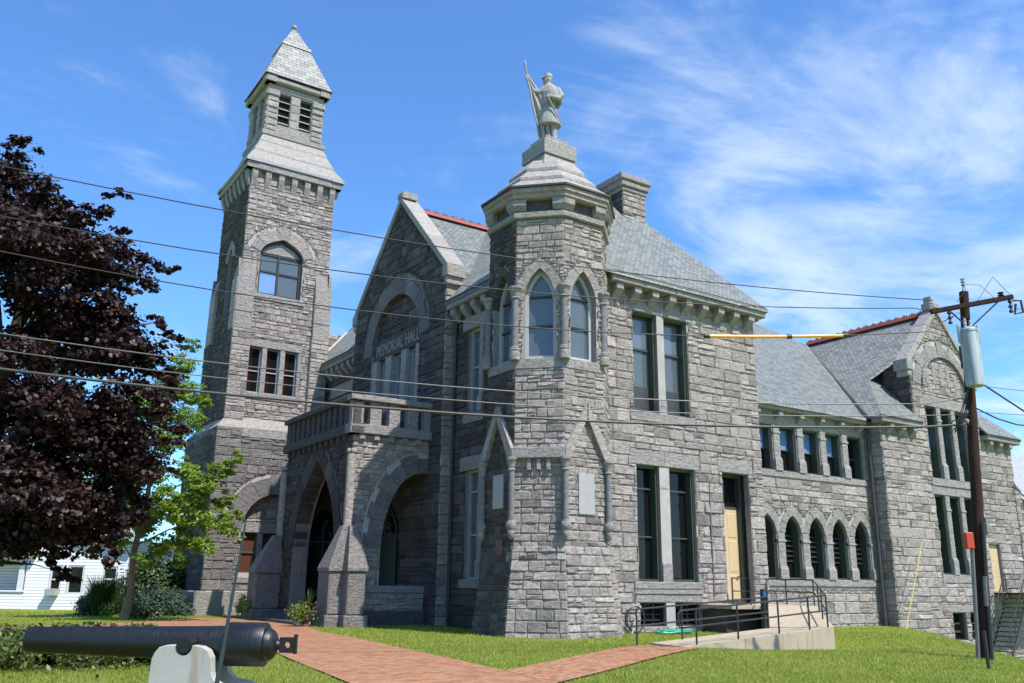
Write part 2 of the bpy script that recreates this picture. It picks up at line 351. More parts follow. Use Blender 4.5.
def inpoly(x, y, P):
    c = False; n = len(P); j = n-1
    for i in range(n):
        xi, yi = P[i]; xj, yj = P[j]
        if (yi > y) != (yj > y) and x < (xj-xi)*(y-yi)/(yj-yi)+xi: c = not c
        j = i
    return c
def rect(u0, u1, v0, v1): u0, u1 = sorted((u0, u1)); return [(u0, v0), (u1, v0), (u1, v1), (u0, v1)]
def arch_curve(u0, u1, zs, za, n=7, kind='p'):
    c = (u0+u1)/2; out = []
    if kind == 'r':
        for i in range(2*n+1):
            a = math.pi*(1-i/(2*n)); out.append((c+(u1-u0)/2*math.cos(a), zs+(za-zs)*math.sin(a)))
        return out
    def bez(p0, p1, p2, t): return tuple((1-t)**2*a+2*t*(1-t)*b+t*t*d for a, b, d in zip(p0, p1, p2))
    k = .62
    for i in range(n+1): out.append(bez((u0, zs), (u0+.05*(u1-u0), zs+(za-zs)*k), (c, za), i/n))
    for i in range(1, n+1): out.append(bez((c, za), (u1-.05*(u1-u0), zs+(za-zs)*k), (u1, zs), i/n))
    return out
def archpoly(u0, u1, z0, zs, za, n=7, kind='p'):
    c = arch_curve(u0, u1, zs, za, n, kind); return [(u1, z0)]+list(reversed(c))+[(u0, z0)]
def ccw(P):
    a = sum(p[0]*q[1]-q[0]*p[1] for p, q in zip(P, P[1:]+P[:1])); return P if a > 0 else P[::-1]

def stones(mb, fr, outline, excl, size=1., m=0, hmax=.055, gap=.010):
    us = [p[0] for p in outline]; vs = [p[1] for p in outline]
    ex = [(e, min(p[0] for p in e), max(p[0] for p in e), min(p[1] for p in e), max(p[1] for p in e), len(e) == 4 and len({round(p[0], 4) for p in e}) == 2) for e in excl]
    def status(u0, u1, v0, v1):
        pts = [(u, v) for u in (u0+.004, (u0+u1)/2, u1-.004) for v in (v0+.004, (v0+v1)/2, v1-.004)]
        ins = [inpoly(u, v, outline) for u, v in pts]
        bad = [not i for i in ins]
        for e, a, b, c, d, isr in ex:
            if b <= u0 or a >= u1 or d <= v0 or c >= v1: continue
            if isr:
                if a <= u0+.003 and b >= u1-.003 and c <= v0+.003 and d >= v1-.003: return 'bad'
                return 'mix'
            for k, (u, v) in enumerate(pts):
                if not bad[k] and inpoly(u, v, e): bad[k] = True
        if all(bad): return 'bad'
        return 'mix' if any(bad) else 'ok'
    def emit(u0, u1, v0, v1):
        g = gap/2; u0 += g; u1 -= g; v0 += g; v1 -= g
        if u1-u0 < .03 or v1-v0 < .03: return
        w, h = u1-u0, v1-v0; e = min(.035, w*.22, h*.22)
        nx = 3 if w < .45 else 4
        base = [fr.p(u, v, 0.) for u, v in ((u0, v0), (u1, v0), (u1, v1), (u0, v1))]
        hb = random.uniform(.018, .03); tilt = random.uniform(-.4, .4)*hmax; tv = random.uniform(-.5, .3)*hmax
        V = []; NX = nx+1; NY = 4
        for j in range(NY):
            for i in range(NX):
                a = [0, e/w, 1-e/w, 1][j and 0] if False else None
                fu = 0 if i == 0 else 1 if i == nx else e/w+(1-2*e/w)*(i-1)/(nx-2)
                fv = (0, e/h, 1-e/h, 1)[j]
                edge = i in (0, nx) or j in (0, NY-1)
                d = random.uniform(.003, .014) if edge else hb+random.uniform(.0, 1.)**1.3*hmax*.8+tilt*(fu-.5)+tv*(fv-.5)
                ju = 0 if edge else random.uniform(-.3, .3)*e; jv = 0 if edge else random.uniform(-.3, .3)*e
                V.append(fr.p(u0+fu*w+ju, v0+fv*h+jv, max(.003, d)))
        F = [(j*NX+i, j*NX+i+1, (j+1)*NX+i+1, (j+1)*NX+i) for j in range(NY-1) for i in range(NX-1)]
        k = len(V); V += base; c = (0, NX-1, NX*NY-1, NX*(NY-1))
        bot = list(range(NX)); top = list(range(NX*(NY-1), NX*NY))
        F += [tuple([k, k+1]+bot[::-1]), tuple([k+2, k+3]+top), tuple([k+1, k+2]+[NX*j+NX-1 for j in range(NY-1, -1, -1)]), tuple([k+3, k]+[NX*j for j in range(NY)])]
        mb.mesh(V, F, m)
    def rec(u0, u1, v0, v1, depth=0):
        s = status(u0, u1, v0, v1)
        if s == 'ok': emit(u0, u1, v0, v1); return
        if s == 'bad' or depth > 9: return
        for e, a, b, c, d, isr in ex:
            if not isr or b <= u0 or a >= u1 or d <= v0 or c >= v1: continue
            for q in (a, b):
                if u0+.02 < q < u1-.02: rec(u0, q, v0, v1, depth+1); rec(q, u1, v0, v1, depth+1); return
            for q in (c, d):
                if v0+.02 < q < v1-.02: rec(u0, u1, v0, q, depth+1); rec(u0, u1, q, v1, depth+1); return
        w, h = u1-u0, v1-v0
        if max(w, h) < .10: return
        if w >= h: q = (u0+u1)/2; rec(u0, q, v0, v1, depth+1); rec(q, u1, v0, v1, depth+1)
        else: q = (v0+v1)/2; rec(u0, u1, v0, q, depth+1); rec(u0, u1, q, v1, depth+1)
    U0, U1, V0, V1 = min(us), max(us), min(vs), max(vs)
    v = V0
    while v < V1-.03:
        h = random.choice((.24, .3, .34, .38, .44))*size
        if V1-v-h < .16: h = V1-v
        u = U0; first = True
        while u < U1-.02:
            w = random.uniform(.38, .95)*size
            if first: w = random.choice((.35, .6, .8))*size; first = False
            if U1-u-w < .25*size: w = U1-u
            r = random.random()
            if h > .28*size and r < .20 and w > .4*size:
                k = random.choice((.5, .42, .58)); rec(u, u+w, v, v+h*k)
                if random.random() < .5 and w > .6*size: q = random.uniform(.4, .6); rec(u, u+w*q, v+h*k, v+h); rec(u+w*q, u+w, v+h*k, v+h)
                else: rec(u, u+w, v+h*k, v+h)
            else: rec(u, u+w, v, v+h)
            u += w
        v += h

def wall(name, parent, fr, outline, holes=(), excl=(), reveal=.32, size=1.12, mats=('granite', 'mortar', 'granite_trim'), backing=True, hmax=.07, stone=True, ext=.025, trap=False):
    """a rock-faced ashlar wall: mortar-coloured backing with real openings and separately modelled stones"""
    mb = MB(); outline = ccw(outline); holes = [ccw(list(h)) for h in holes]
    if backing:
        loops = [[Vector((p[0], p[1], 0)) for p in outline]]+[[Vector((p[0], p[1], 0)) for p in h[::-1]] for h in holes]
        flat = [p for l in loops for p in l]; tris = tessellate_polygon(loops)
        V = [fr.p(p.x, p.y) for p in flat]; F = []
        for a, b, c in tris:
            A, B, C_ = flat[a], flat[b], flat[c]
            F.append((a, b, c) if (B-A).cross(C_-A).z > 0 else (a, c, b))
        mb.mesh(V, F, 1)
        for h in holes:
            for (a, b), (c, d) in zip(h, h[1:]+h[:1]):
                mb.poly([fr.p(a, b), fr.p(a, b, -reveal), fr.p(c, d, -reveal), fr.p(c, d)], 2)
        for (a, b), (c, d) in zip(outline, outline[1:]+outline[:1]):
            mb.poly([fr.p(a, b, -.2), fr.p(a, b), fr.p(c, d), fr.p(c, d, -.2)], 1)
    if stone:
        a_, b_ = min(p[0] for p in outline), max(p[0] for p in outline)
        if trap: so_l = [(p[0]+math.copysign(ext, p[0]), p[1]) for p in outline]
        else: so_l = [(p[0]-ext if p[0] < a_+.001 else p[0]+ext if p[0] > b_-.001 else p[0], p[1]) for p in outline]
        stones(mb, fr, so_l, list(holes)+list(excl), size, 0, hmax)
    return mb.build(name, list(mats), parent)

def block(mb, fr, u0, u1, v0, v1, d0, d1, m=0, rough=.0, ch=.02):
    """chamfered dressed stone on a wall frame"""
    u0, u1 = sorted((u0, u1)); v0, v1 = sorted((v0, v1)); c = min(ch, (u1-u0)*.3, (v1-v0)*.3, abs(d1-d0)*.5)
    V = [fr.p(u, v, d0) for u, v in ((u0, v0), (u1, v0), (u1, v1), (u0, v1))]
    V += [fr.p(u, v, d1-c) for u, v in ((u0, v0), (u1, v0), (u1, v1), (u0, v1))]
    V += [fr.p(u, v, d1+random.uniform(-rough, rough)) for u, v in ((u0+c, v0+c), (u1-c, v0+c), (u1-c, v1-c), (u0+c, v1-c))]
    F = [(3, 2, 1, 0)]+[(a, (a+1) % 4, 4+(a+1) % 4, 4+a) for a in range(4)]+[(4+a, 4+(a+1) % 4, 8+(a+1) % 4, 8+a) for a in range(4)]+[(8, 9, 10, 11)]
    mb.mesh(V, F, m)
def voussoirs(mb, fr, curve, wid, d=.06, m=0, n=9, jut=(1.,), depth=.3, tipw=None):
    """arch stones: curve is a polyline in (u,v), each stone is wid wide outwards"""
    L = [0]
    for a, b in zip(curve, curve[1:]): L.append(L[-1]+math.dist(a, b))
    def at(s):
        s = max(0, min(L[-1]-1e-6, s))
        for i in range(len(L)-1):
            if L[i+1] >= s: break
        t = (s-L[i])/(L[i+1]-L[i]+1e-9); a, b = curve[i], curve[i+1]
        tx, ty = (b[0]-a[0]), (b[1]-a[1]); l = math.hypot(tx, ty)
        return (a[0]+tx*t, a[1]+ty*t), (-ty/l, tx/l)
    uc = (curve[0][0]+curve[-1][0])/2
    for i in range(n):
        s0, s1 = L[-1]*i/n+.008, L[-1]*(i+1)/n-.008; w = wid*jut[i % len(jut)]
        inn = [at(s0), at((s0+s1)/2), at(s1)]
        P = [q[0] for q in inn]; Q = []
        for (pu, pv), (nu, nv) in inn:
            # radial from below the centre, keeps joints fanning out
            Q.append((pu+nu*w, pv+nv*w))
        if n % 2 and i == n//2: Q[1] = (P[1][0], P[1][1]+w*1.12)
        poly = P+Q[::-1]
        dd = d+random.uniform(-.012, .012)
        V = [fr.p(u, v, -depth) for u, v in poly]+[fr.p(u, v, dd) for u, v in poly]; k = len(poly)
        F = [tuple(range(2*k-1, k-1, -1))]+[(a, (a+1) % k, k+(a+1) % k, k+a)[::-1] for a in range(k)]
        mb.mesh(V, [f[::-1] for f in F], m)
def offcurve(curve, w):
    out = []
    n = len(curve)
    for i, p in enumerate(curve):
        a = curve[max(0, i-1)]; b = curve[min(n-1, i+1)]; tx, ty = b[0]-a[0], b[1]-a[1]; l = math.hypot(tx, ty)
        out.append((p[0]-ty/l*w, p[1]+tx/l*w))
    return out

def window(parent, fr, u0, u1, z0, z1, depth=.3, fd=.12, ft=.07, fmat='green_paint', gmat='glass', bars_h=(.5,), bars_v=(), arch=None, akind='p', name='window', label=None, lattice=0, bar=.045, sill=None, gmats=None, bm=0):
    u0, u1 = sorted((u0, u1))
    def outl(t):
        if arch is None: return rect(u0+t, u1-t, z0+t, z1-t)
        return archpoly(u0+t, u1-t, z0+t, arch, z1-t*1.5, 6, akind)
    A = ccw(outl(.001)); B = ccw(outl(ft)); mb = MB(); n = len(A); d1 = -depth; d0 = -depth-fd
    for i in range(n):
        j = (i+1) % n
        mb.poly([fr.p(*A[i], d1), fr.p(*A[j], d1), fr.p(*B[j], d1), fr.p(*B[i], d1)])
        mb.poly([fr.p(*B[i], d1), fr.p(*B[j], d1), fr.p(*B[j], d0), fr.p(*B[i], d0)])
    H = z1-z0
    for h in bars_h: block(mb, fr, u0+ft*.6, u1-ft*.6, z0+H*h-bar, z0+H*h+bar, d0+.004, d0+.07, bm, 0, .008)
    for v in bars_v: block(mb, fr, u0+(u1-u0)*v-bar, u0+(u1-u0)*v+bar, z0+.01, (z1 if arch is None else (arch+z1)/2)-ft, d0+.004, d0+.08, 0, 0, .008)
    if lattice:
        for k in range(1, 12): uu = u0+ft+(u1-u0-2*ft)*k/12; block(mb, fr, uu-.007, uu+.007, z0+ft, z0+ft+lattice, d0+.02, d0+.035, 1, 0, .001)
        for k in range(0, 12): vv = z0+ft+lattice*k/11; block(mb, fr, u0+ft, u1-ft, vv-.007, vv+.007, d0+.022, d0+.037, 1, 0, .001)
    w = mb.build(name, [fmat, 'wire_grey', 'dark_metal'], parent)
    if label: w['label'] = label
    C = ccw(outl(ft*.5))
    MB().poly([fr.p(*p, d0+.002) for p in C]).build('pane', gmat, w)
    if gmats:
        for (a, b, c, d, mm) in gmats:
            MB().poly([fr.p(*p, d0+.006) for p in rect(u0+(u1-u0)*a, u0+(u1-u0)*b, z0+H*c, z0+H*d)]).build('pane', mm, w)
    return w
def trim(name, parent, fr, boxes, m='granite_trim', rough=.006, ch=.02):
    mb = MB()
    for b in boxes: block(mb, fr, *b, 0, rough, ch)
    return mb.build(name, m, parent)
def pier(parent, fr, u0, u1, z0, z1, d0, d1, foot=.7, flare=.07, name='mullion'):
    """window mullion of dressed stone with a thicker foot and a small cap"""
    mb = MB(); block(mb, fr, u0, u1, z0+foot, z1, d0, d1, 0, .003, .025)
    c = fr; a0, a1 = u0-flare*.5, u1+flare*.5
    V = [c.p(u, v, d) for (u, v, d) in ((a0, z0, d0), (a1, z0, d0), (a1, z0, d1+flare), (a0, z0, d1+flare), (a0, z0+foot-.1, d0), (a1, z0+foot-.1, d0), (a1, z0+foot-.1, d1+flare), (a0, z0+foot-.1, d1+flare), (u0, z0+foot+.03, d0), (u1, z0+foot+.03, d0), (u1, z0+foot+.03, d1), (u0, z0+foot+.03, d1))]
    mb.mesh(V, [(0, 3, 2, 1)[::-1], (0, 4, 7, 3)[::-1], (3, 7, 6, 2)[::-1], (2, 6, 5, 1)[::-1], (4, 8, 11, 7)[::-1], (7, 11, 10, 6)[::-1], (6, 10, 9, 5)[::-1]], 0)
    block(mb, fr, u0-.03, u1+.03, z0+(z1-z0)*.80, z0+(z1-z0)*.80+.09, d0, d1+.03, 0, 0, .015)
    return mb.build(name, 'granite_trim', parent)
def cornice(parent, fr, u0, u1, z, over=.5, hgt=.32, n=8, corb=(.26, .5), name='cornice', mat_='granite_trim', gut=True, corbh=.55, u_ext=(0, 0)):
    """top slab with gutter, carried on corbels; z = top of slab"""
    u0, u1 = sorted((u0, u1)); mb = MB(); L = u1-u0; k = max(1, int(L/1.5))
    for i in range(k):
        a = u0-u_ext[0] if i == 0 else u0+L*i/k+.004; b = u1+u_ext[1] if i == k-1 else u0+L*(i+1)/k-.004
        block(mb, fr, a, b, z-hgt, z, -.15, over, 0, .006, .03)
    c = mb.build(name, mat_, parent)
    if gut: g = MB(); block(g, fr, u0-u_ext[0], u1+u_ext[1], z+.003, z+.075, -.1, over+.07, 0, 0, .02); g.build('gutter', 'gutter', c)
    for i in range(n):
        uc = u0+(i+.5)*L/n; w = corb[0]/2; m = MB(); t = z-hgt-.003; b = t-corbh; o = over*.82
        V = [fr.p(x, y, d) for x in (uc-w, uc+w) for y, d in ((t, -.02), (t, o), (t-corbh*.42, o), (b+corbh*.12, .12), (b, .06), (b, -.02))]
        F = [(0, 1, 2, 3, 4, 5), (11, 10, 9, 8, 7, 6)]+[(i_, i_+6, (i_+1) % 6+6, (i_+1) % 6) for i_ in range(6)]
        m.mesh(V, F, 0); m.build('corbel', mat_, c, bevel=.015)
    return c
def slab_roof(name, parent, polys, th=.12, m='slate', mats=None):
    mb = MB()
    for P in polys:
        P = [Vector(p) for p in P]; n = Vector((0, 0, 0))
        for a, b in zip(P, P[1:]+P[:1]): n += a.cross(b)
        if n.z < 0: P = P[::-1]
        mb.poly(P, 0); mb.poly([p-Vector((0, 0, th)) for p in P[::-1]], 0)
        for a, b in zip(P, P[1:]+P[:1]): mb.poly([a-Vector((0, 0, th)), b-Vector((0, 0, th)), b, a], 0)
    return mb.build(name, mats or m, parent)
def column(parent, x, y, z0, z1, r=.12, foot='corbel', name='column'):
    c = MB().lathe((x, y, 0), [(r, z0), (r*.97, (z0+z1)/2), (r*.93, z1)], 14).build(name, 'column_stone', parent)
    MB().lathe((x, y, z1), [(r*1.05, 0), (r*1.25, .03), (r*1.0, .07), (r*1.25, .18), (r*1.6, .34), (r*1.8, .36), (r*1.8, .43), (r*1.5, .44)], 12).build('capital', 'granite_trim', c)
    if foot == 'corbel': pr = [(r*.25, -.62), (r*.9, -.52), (r*1.3, -.36), (r*1.15, -.32), (r*1.5, -.27), (r*1.75, -.15), (r*1.5, -.08), (r*1.15, -.06), (r*1.1, 0)]
    else: pr = [(r*1.5, -.45), (r*1.5, -.2), (r*1.3, -.17), (r*1.5, -.1), (r*1.2, -.06), (r*1.3, -.03), (r*1.05, 0)]
    MB().lathe((x, y, z0), pr, 12).build('base', 'granite_trim', c)
    return c
# ------------------------------------------------------------ ground
def sstep(a, b, x): t = np.clip((x-a)/(b-a), 0, 1); return t*t*(3-2*t)
def gz(x, y):
    x = np.asarray(x, float); y = np.asarray(y, float)
    e = (x-22)*.633-(y-12.3)*.774; z = -.30*(np.log1p(np.exp(np.clip((e-.35)/.45, -30, 30)))*.45)*sstep(14, 22, x); z = np.maximum(z, -3.6)
    z = z-.36*np.exp(-((x-21.8)/2.3)**2-((y-17.2)/1.5)**2)
    z = z+.10*np.exp(-((x-17.5)/3.)**2-((y-14.5)/1.6)**2)
    far = np.hypot(x-15, y-30); z = z+.35*np.sin(x*.13+1)*np.cos(y*.11)*sstep(45, 90, far)
    return z
def ground():
    def axis(lo, hi, fine0, fine1, st):
        a = list(np.arange(fine0, fine1, st)); x = fine0; s = st
        while x > lo: s *= 1.35; x -= s; a.insert(0, x)
        x = fine1; s = st
        while x < hi: a.append(x); s *= 1.35; x += s
        a.append(x); return np.array(a)
    xs = axis(-1500, 1500, -6, 62, .5); ys = axis(-1500, 1500, -4, 62, .5)
    X, Y = np.meshgrid(xs, ys); Z = gz(X, Y); n = len(xs); V = np.stack([X, Y, Z], -1).reshape(-1, 3)
    F = [(j*n+i, j*n+i+1, (j+1)*n+i+1, (j+1)*n+i) for j in range(len(ys)-1) for i in range(n-1)]
    me = bpy.data.meshes.new('lawn'); me.from_pydata(V.tolist(), [], F); me.materials.append(M['lawn']); me.polygons.foreach_set('use_smooth', [True]*len(F))
    o = bpy.data.objects.new('lawn', me); COL.objects.link(o); tag(o, kind='structure')
ground()
PATHS = [
    [(9.0, 12.3), (9.55, 14.3), (10.0, 17.0), (11.2, 25.5), (11.45, 28.4), (12.3, 31.6), (12.5, 33.0), (12.9, 38.5), (10.6, 39.8), (8.4, 37.2), (2.85, 34.2), (-12, 28.5), (-12, 25.2), (2.4, 30.3), (7.3, 32.8), (8.9, 31.5), (8.2, 25.5), (6.97, 18.8), (6.25, 14.2), (5.0, 6), (4.4, 0), (7.4, 0), (8.2, 6)],
    [(9.0, 12.3), (17.55, 17.5), (17.55, 18.0), (16.7, 18.9), (15.7, 18.5), (9.62, 14.6)]]
def flat_sheet(name, P, lift, m, step=.6, uvrot=0.):
    P = ccw(P); mb = MB()
    xs = np.arange(min(p[0] for p in P), max(p[0] for p in P)+step, step); ys = np.arange(min(p[1] for p in P), max(p[1] for p in P)+step, step)
    import bmesh
    bm = bmesh.new(); vs = [bm.verts.new((p[0], p[1], 0)) for p in P]; bm.faces.new(vs)
    for x in xs[1:]: bmesh.ops.bisect_plane(bm, geom=bm.verts[:]+bm.edges[:]+bm.faces[:], plane_co=(x, 0, 0), plane_no=(1, 0, 0))
    for y in ys[1:]: bmesh.ops.bisect_plane(bm, geom=bm.verts[:]+bm.edges[:]+bm.faces[:], plane_co=(0, y, 0), plane_no=(0, 1, 0))
    bm.verts.ensure_lookup_table()
    for v in bm.verts: v.co.z = float(gz(v.co.x, v.co.y))+lift
    for f in bm.faces:
        pts = [v.co.copy() for v in f.verts]; c, s = math.cos(uvrot), math.sin(uvrot)
        mb.poly(pts, 0, [(p.x*c-p.y*s, p.x*s+p.y*c) for p in pts])
    bm.free(); o = mb.build(name, m); return o
tag(flat_sheet('brick_path', PATHS[0], .03, 'brick_paving', 1., .2), kind='structure')
tag(flat_sheet('brick_path', PATHS[1], .034, 'brick_paving', 1., -.55), kind='structure')
def on_path(x, y, pad=0): return any(inpoly(x, y, P) for P in PATHS)

# ------------------------------------------------------------ the hall
Bd = thing_at('stone_hall', 'grey granite memorial hall with corner turret, tall bell tower, arched porch and slate roofs', 'building', (22, 30, 0))
S0, W0 = FS(24.0), FWs(17.4)
G = 'granite'
# south face of the main block
holes = [rect(21.31, 22.56, 7.78, 11.63), rect(22.92, 24.15, 7.78, 11.63), rect(21.34, 22.46, 1.71, 5.8), rect(22.95, 24.24, 1.71, 5.8), rect(25.72, 27.21, .95, 5.85), rect(21.36, 22.59, .2, 1.0), rect(23.02, 24.26, .2, 1.0)]
ex = [rect(21.0, 24.45, 11.63, 12.2), rect(21.05, 24.5, 5.8, 6.36), rect(25.5, 27.45, 5.85, 6.42), rect(21.1, 24.4, 1.28, 1.71), rect(21.2, 24.3, 1.0, 1.28), rect(21.1, 24.4, 7.42, 7.78),
      rect(22.56, 22.92, 7.78, 11.63), rect(22.46, 22.95, 1.71, 5.8), rect(22.59, 23.02, .2, 1.)]
wall('wall', Bd, S0, rect(19.6, 28.0, 0, 12.5), holes, ex, .25)
trim('lintel', Bd, S0, [(21.0, 22.72, 11.635, 12.2, -.2, .03), (22.73, 24.45, 11.635, 12.2, -.2, .035)])
trim('lintel', Bd, S0, [(21.05, 22.7, 5.805, 6.36, -.2, .04), (22.71, 24.5, 5.805, 6.36, -.2, .035)])
trim('lintel', Bd, S0, [(25.5, 27.45, 5.855, 6.42, -.2, .04)])
trim('sill', Bd, S0, [(21.1, 24.4, 1.46, 1.71, -.3, .07), (21.1, 24.4, 1.285, 1.455, -.1, .045)], rough=.015)
trim('sill', Bd, S0, [(21.1, 24.4, 7.42, 7.78, -.3, .06)], rough=.01)
trim('lintel', Bd, S0, [(21.2, 24.3, 1.005, 1.28, -.1, .02)])
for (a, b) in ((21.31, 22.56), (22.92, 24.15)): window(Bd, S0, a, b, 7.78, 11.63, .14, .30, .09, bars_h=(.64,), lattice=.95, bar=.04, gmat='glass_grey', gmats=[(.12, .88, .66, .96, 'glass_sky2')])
for (a, b) in ((21.34, 22.46), (22.95, 24.24)): window(Bd, S0, a, b, 1.71, 5.8, .14, .30, .09, bars_h=(.38, .80), bar=.03)
for (a, b) in ((21.36, 22.59), (23.02, 24.26)): window(Bd, S0, a, b, .2, 1.0, .12, .2, .05, fmat='dark_metal', bars_h=(.25, .5, .75), bars_v=(.33, .66), bar=.02, name='basement_window')
pier(Bd, S0, 22.565, 22.915, 7.78, 11.63, -.3, -.02, .62, .05); pier(Bd, S0, 22.5, 22.9, 1.71, 5.8, -.3, -.02, .72, .06)
trim('mullion', Bd, S0, [(22.595, 23.015, .2, 1.0, -.3, -.02)])
# side door with transom
d = window(Bd, S0, 25.72, 27.21, .95, 5.85, .40, .25, .11, bars_h=(.735,), bar=.05, name='door_frame')
mb = MB(); block(mb, S0, 25.83, 27.10, .97, 4.5, -.64, -.585, 0, 0, .01)
for u0, u1 in ((25.93, 26.42), (26.52, 27.0)):
    for v0, v1 in ((1.1, 2.0), (2.12, 3.3), (3.42, 4.35)): block(mb, S0, u0, u1, v0, v1, -.60, -.57, 0, 0, .02)
dd = mb.build('door', 'cream_paint', Bd)
MB().tube([S0.p(26.97, 1.95, -.58), S0.p(26.97, 1.95, -.50), S0.p(26.85, 1.95, -.50)], .02).build('handle', 'dark_metal', dd)
cornice(Bd, S0, 20.0, 28.0, 12.78, .5, .34, 9, (.34, .5), u_ext=(0, .32))
# wall lamp bracket and conduit between window and door
MB().tube([S0.p(24.95, 1.2, .07), S0.p(24.95, 5.3, .07), S0.p(25.15, 5.6, .1)], .025).build('conduit', 'wire_grey', Bd)
# east and hidden sides
wall('wall', Bd, FE(28.0), rect(24.0, 46, 0, 12.5), size=1.6, stone=True)
cornice(Bd, FE(28.0), 24.0, 46, 12.78, .5, .34, 12, (.34, .5))
# west front, right of the gabled bay
fx = lambda y: -y
holes = [rect(fx(29.35), fx(28.3), 1.72, 5.75), rect(fx(29.4), fx(28.4), 7.95, 11.4)]
ex = [rect(fx(29.75), fx(27.9), 5.75, 6.3), rect(fx(29.8), fx(28.0), 11.4, 11.95), rect(fx(29.6), fx(28.0), 1.4, 1.72), rect(fx(29.6), fx(28.1), 7.6, 7.95)]
wall('wall', Bd, W0, rect(fx(30.6), fx(25.6), 0, 12.5), holes, ex, .2, mats=('granite_dark_shaded', 'mortar_shaded', 'granite_trim'))
trim('lintel', Bd, W0, [(fx(29.75), fx(27.9), 5.755, 6.3, -.2, .06)]); trim('lintel', Bd, W0, [(fx(29.8), fx(28.0), 11.405, 11.95, -.2, .06)])
trim('sill', Bd, W0, [(fx(29.6), fx(28.0), 1.4, 1.72, -.2, .08)]); trim('sill', Bd, W0, [(fx(29.6), fx(28.1), 7.6, 7.95, -.2, .08)])
window(Bd, W0, fx(29.35), fx(28.3), 1.72, 5.75, .14, .12, .08, 'grey_paint', bars_h=(.4, .8), bar=.035, gmat='glass_grey')
window(Bd, W0, fx(29.4), fx(28.4), 7.95, 11.4, .14, .12, .08, 'grey_paint', bars_h=(.55,), bar=.035, gmat='glass_grey')
pier(Bd, W0, fx(28.3)+.01, fx(28.0), 1.72, 5.75, -.2, .12, .7, .05); pier(Bd, W0, fx(28.4)+.01, fx(28.1), 7.95, 11.4, -.2, .12, .6, .05)
cornice(Bd, W0, fx(30.5), fx(26.6), 12.78, .5, .34, 5, (.34, .5))
# west front, left of the gabled bay up to the tower
holes = [rect(fx(42.4), fx(41.6), 8.6, 10.9), rect(fx(41.2), fx(40.4), 8.6, 10.9), rect(fx(43.4), fx(42.7), 8.6, 10.9)]
wall('wall', Bd, W0, rect(fx(46), fx(39.5), 0, 12.5), holes, [rect(fx(43.6), fx(40.2), 10.9, 11.5)], .2, mats=('granite_dark_shaded', 'mortar_shaded', 'granite_trim'))
trim('lintel', Bd, W0, [(fx(43.6), fx(40.2), 10.905, 11.5, -.2, .05)])
for a, b in ((42.4, 41.6), (41.2, 40.4), (43.4, 42.7)): window(Bd, W0, fx(a), fx(b), 8.6, 10.9, .12, .1, .06, 'grey_paint')
cornice(Bd, W0, fx(46), fx(39.7), 12.78, .5, .34, 9, (.34, .5))
wall('wall', Bd, FN(46.0), rect(-28, -17.4, 0, 12.6), stone=False)
# memorial gable (west)
GX = 16.9; GW = FWs(GX); gc = fx(35.05)
gout = [(gc-4.55, 0), (gc+4.55, 0), (gc+4.55, 14.35), (gc, 19.0), (gc-4.55, 14.35)]
au0, au1 = gc-2.55, gc+2.35
arc = arch_curve(au0, au1, 11.9, 14.35, 8, 'r')
ah = archpoly(au0, au1, 8.95, 11.9, 14.35, 8, 'r')
ve = offcurve(arc, .95); vex = [ve[0]]+ve[1:]+[arc[-1]]+arc[::-1][1:]
wall('wall', Bd, GW, gout, [ah], [ve+arc[::-1]], .55, mats=('granite_dark_shaded', 'mortar_shaded', 'granite_trim'))
mb = MB(); voussoirs(mb, GW, arc, .92, .05, 0, 13, (1, .72), .5); mb.build('arch', 'granite_rough', Bd)
RF = FWs(GX+.26)
wz = [(gc-2.5+.5, gc-2.5+1.35), (gc-.55, gc+.45), (gc+.95, gc+1.85)]
wall('wall', Bd, RF, archpoly(au0-.1, au1+.1, 8.9, 11.9, 14.45, 8, 'r'), [rect(a, b, 9.1, 11.6) for a, b in wz], [rect(au0-.1, au1+.1, 11.6, 12.5), rect(au0-.1, au1+.1, 8.9, 11.6)], .15, mats=('granite_dark_shaded', 'mortar_shaded', 'granite_trim'))
trim('sign_band', Bd, RF, [(au0+.005, au1-.005, 11.62, 12.55, -.1, .12)], 'granite_dark_shaded', rough=0)
def words(txt, fr, uc, vc, d, h, wid, m, parent, name='lettering', ext=.02):
    cu = bpy.data.curves.new('tmp', 'FONT'); cu.body = txt; cu.align_x = 'CENTER'; cu.align_y = 'CENTER'; cu.size = 1; cu.extrude = ext/h*1.; cu.space_character = 1.06
    ob = bpy.data.objects.new('tmp', cu); COL.objects.link(ob); dg = bpy.context.evaluated_depsgraph_get(); dg.update()
    me = bpy.data.meshes.new_from_object(ob.evaluated_get(dg)); bpy.data.objects.remove(ob)
    xs = [v.co.x for v in me.vertices]; ys = [v.co.y for v in me.vertices]; cx = (min(xs)+max(xs))/2; cy = (min(ys)+max(ys))/2
    sx = wid/(max(xs)-min(xs)); sy = h/(max(ys)-min(ys)); mb = MB()
    V = [fr.p(uc+(v.co.x-cx)*sx, vc+(v.co.y-cy)*sy, d+v.co.z*h) for v in me.vertices]
    mb.mesh(V, [tuple(p.vertices) for p in me.polygons]); bpy.data.meshes.remove(me); return mb.build(name, m, parent)
words('MEMORIAL HALL', RF, gc-.1, 12.08, .13, .55, 4.3, 'granite', Bd, ext=.025)
for a, b in wz: window(Bd, RF, a, b, 9.1, 11.6, .1, .12, .09, 'grey_paint', bars_h=(.55,), gmat='glass_grey', bar=.035)
e = [(au0, wz[0][0]), (wz[0][1], wz[1][0]), (wz[1][1], wz[2][0]), (wz[2][1], au1)]
for a, b in e: trim('mullion', Bd, RF, [(a+.006, b-.006, 9.0, 10.6, -.1, .22), (a+.006, b-.006, 10.605, 11.61, -.1, .2)], 'granite')
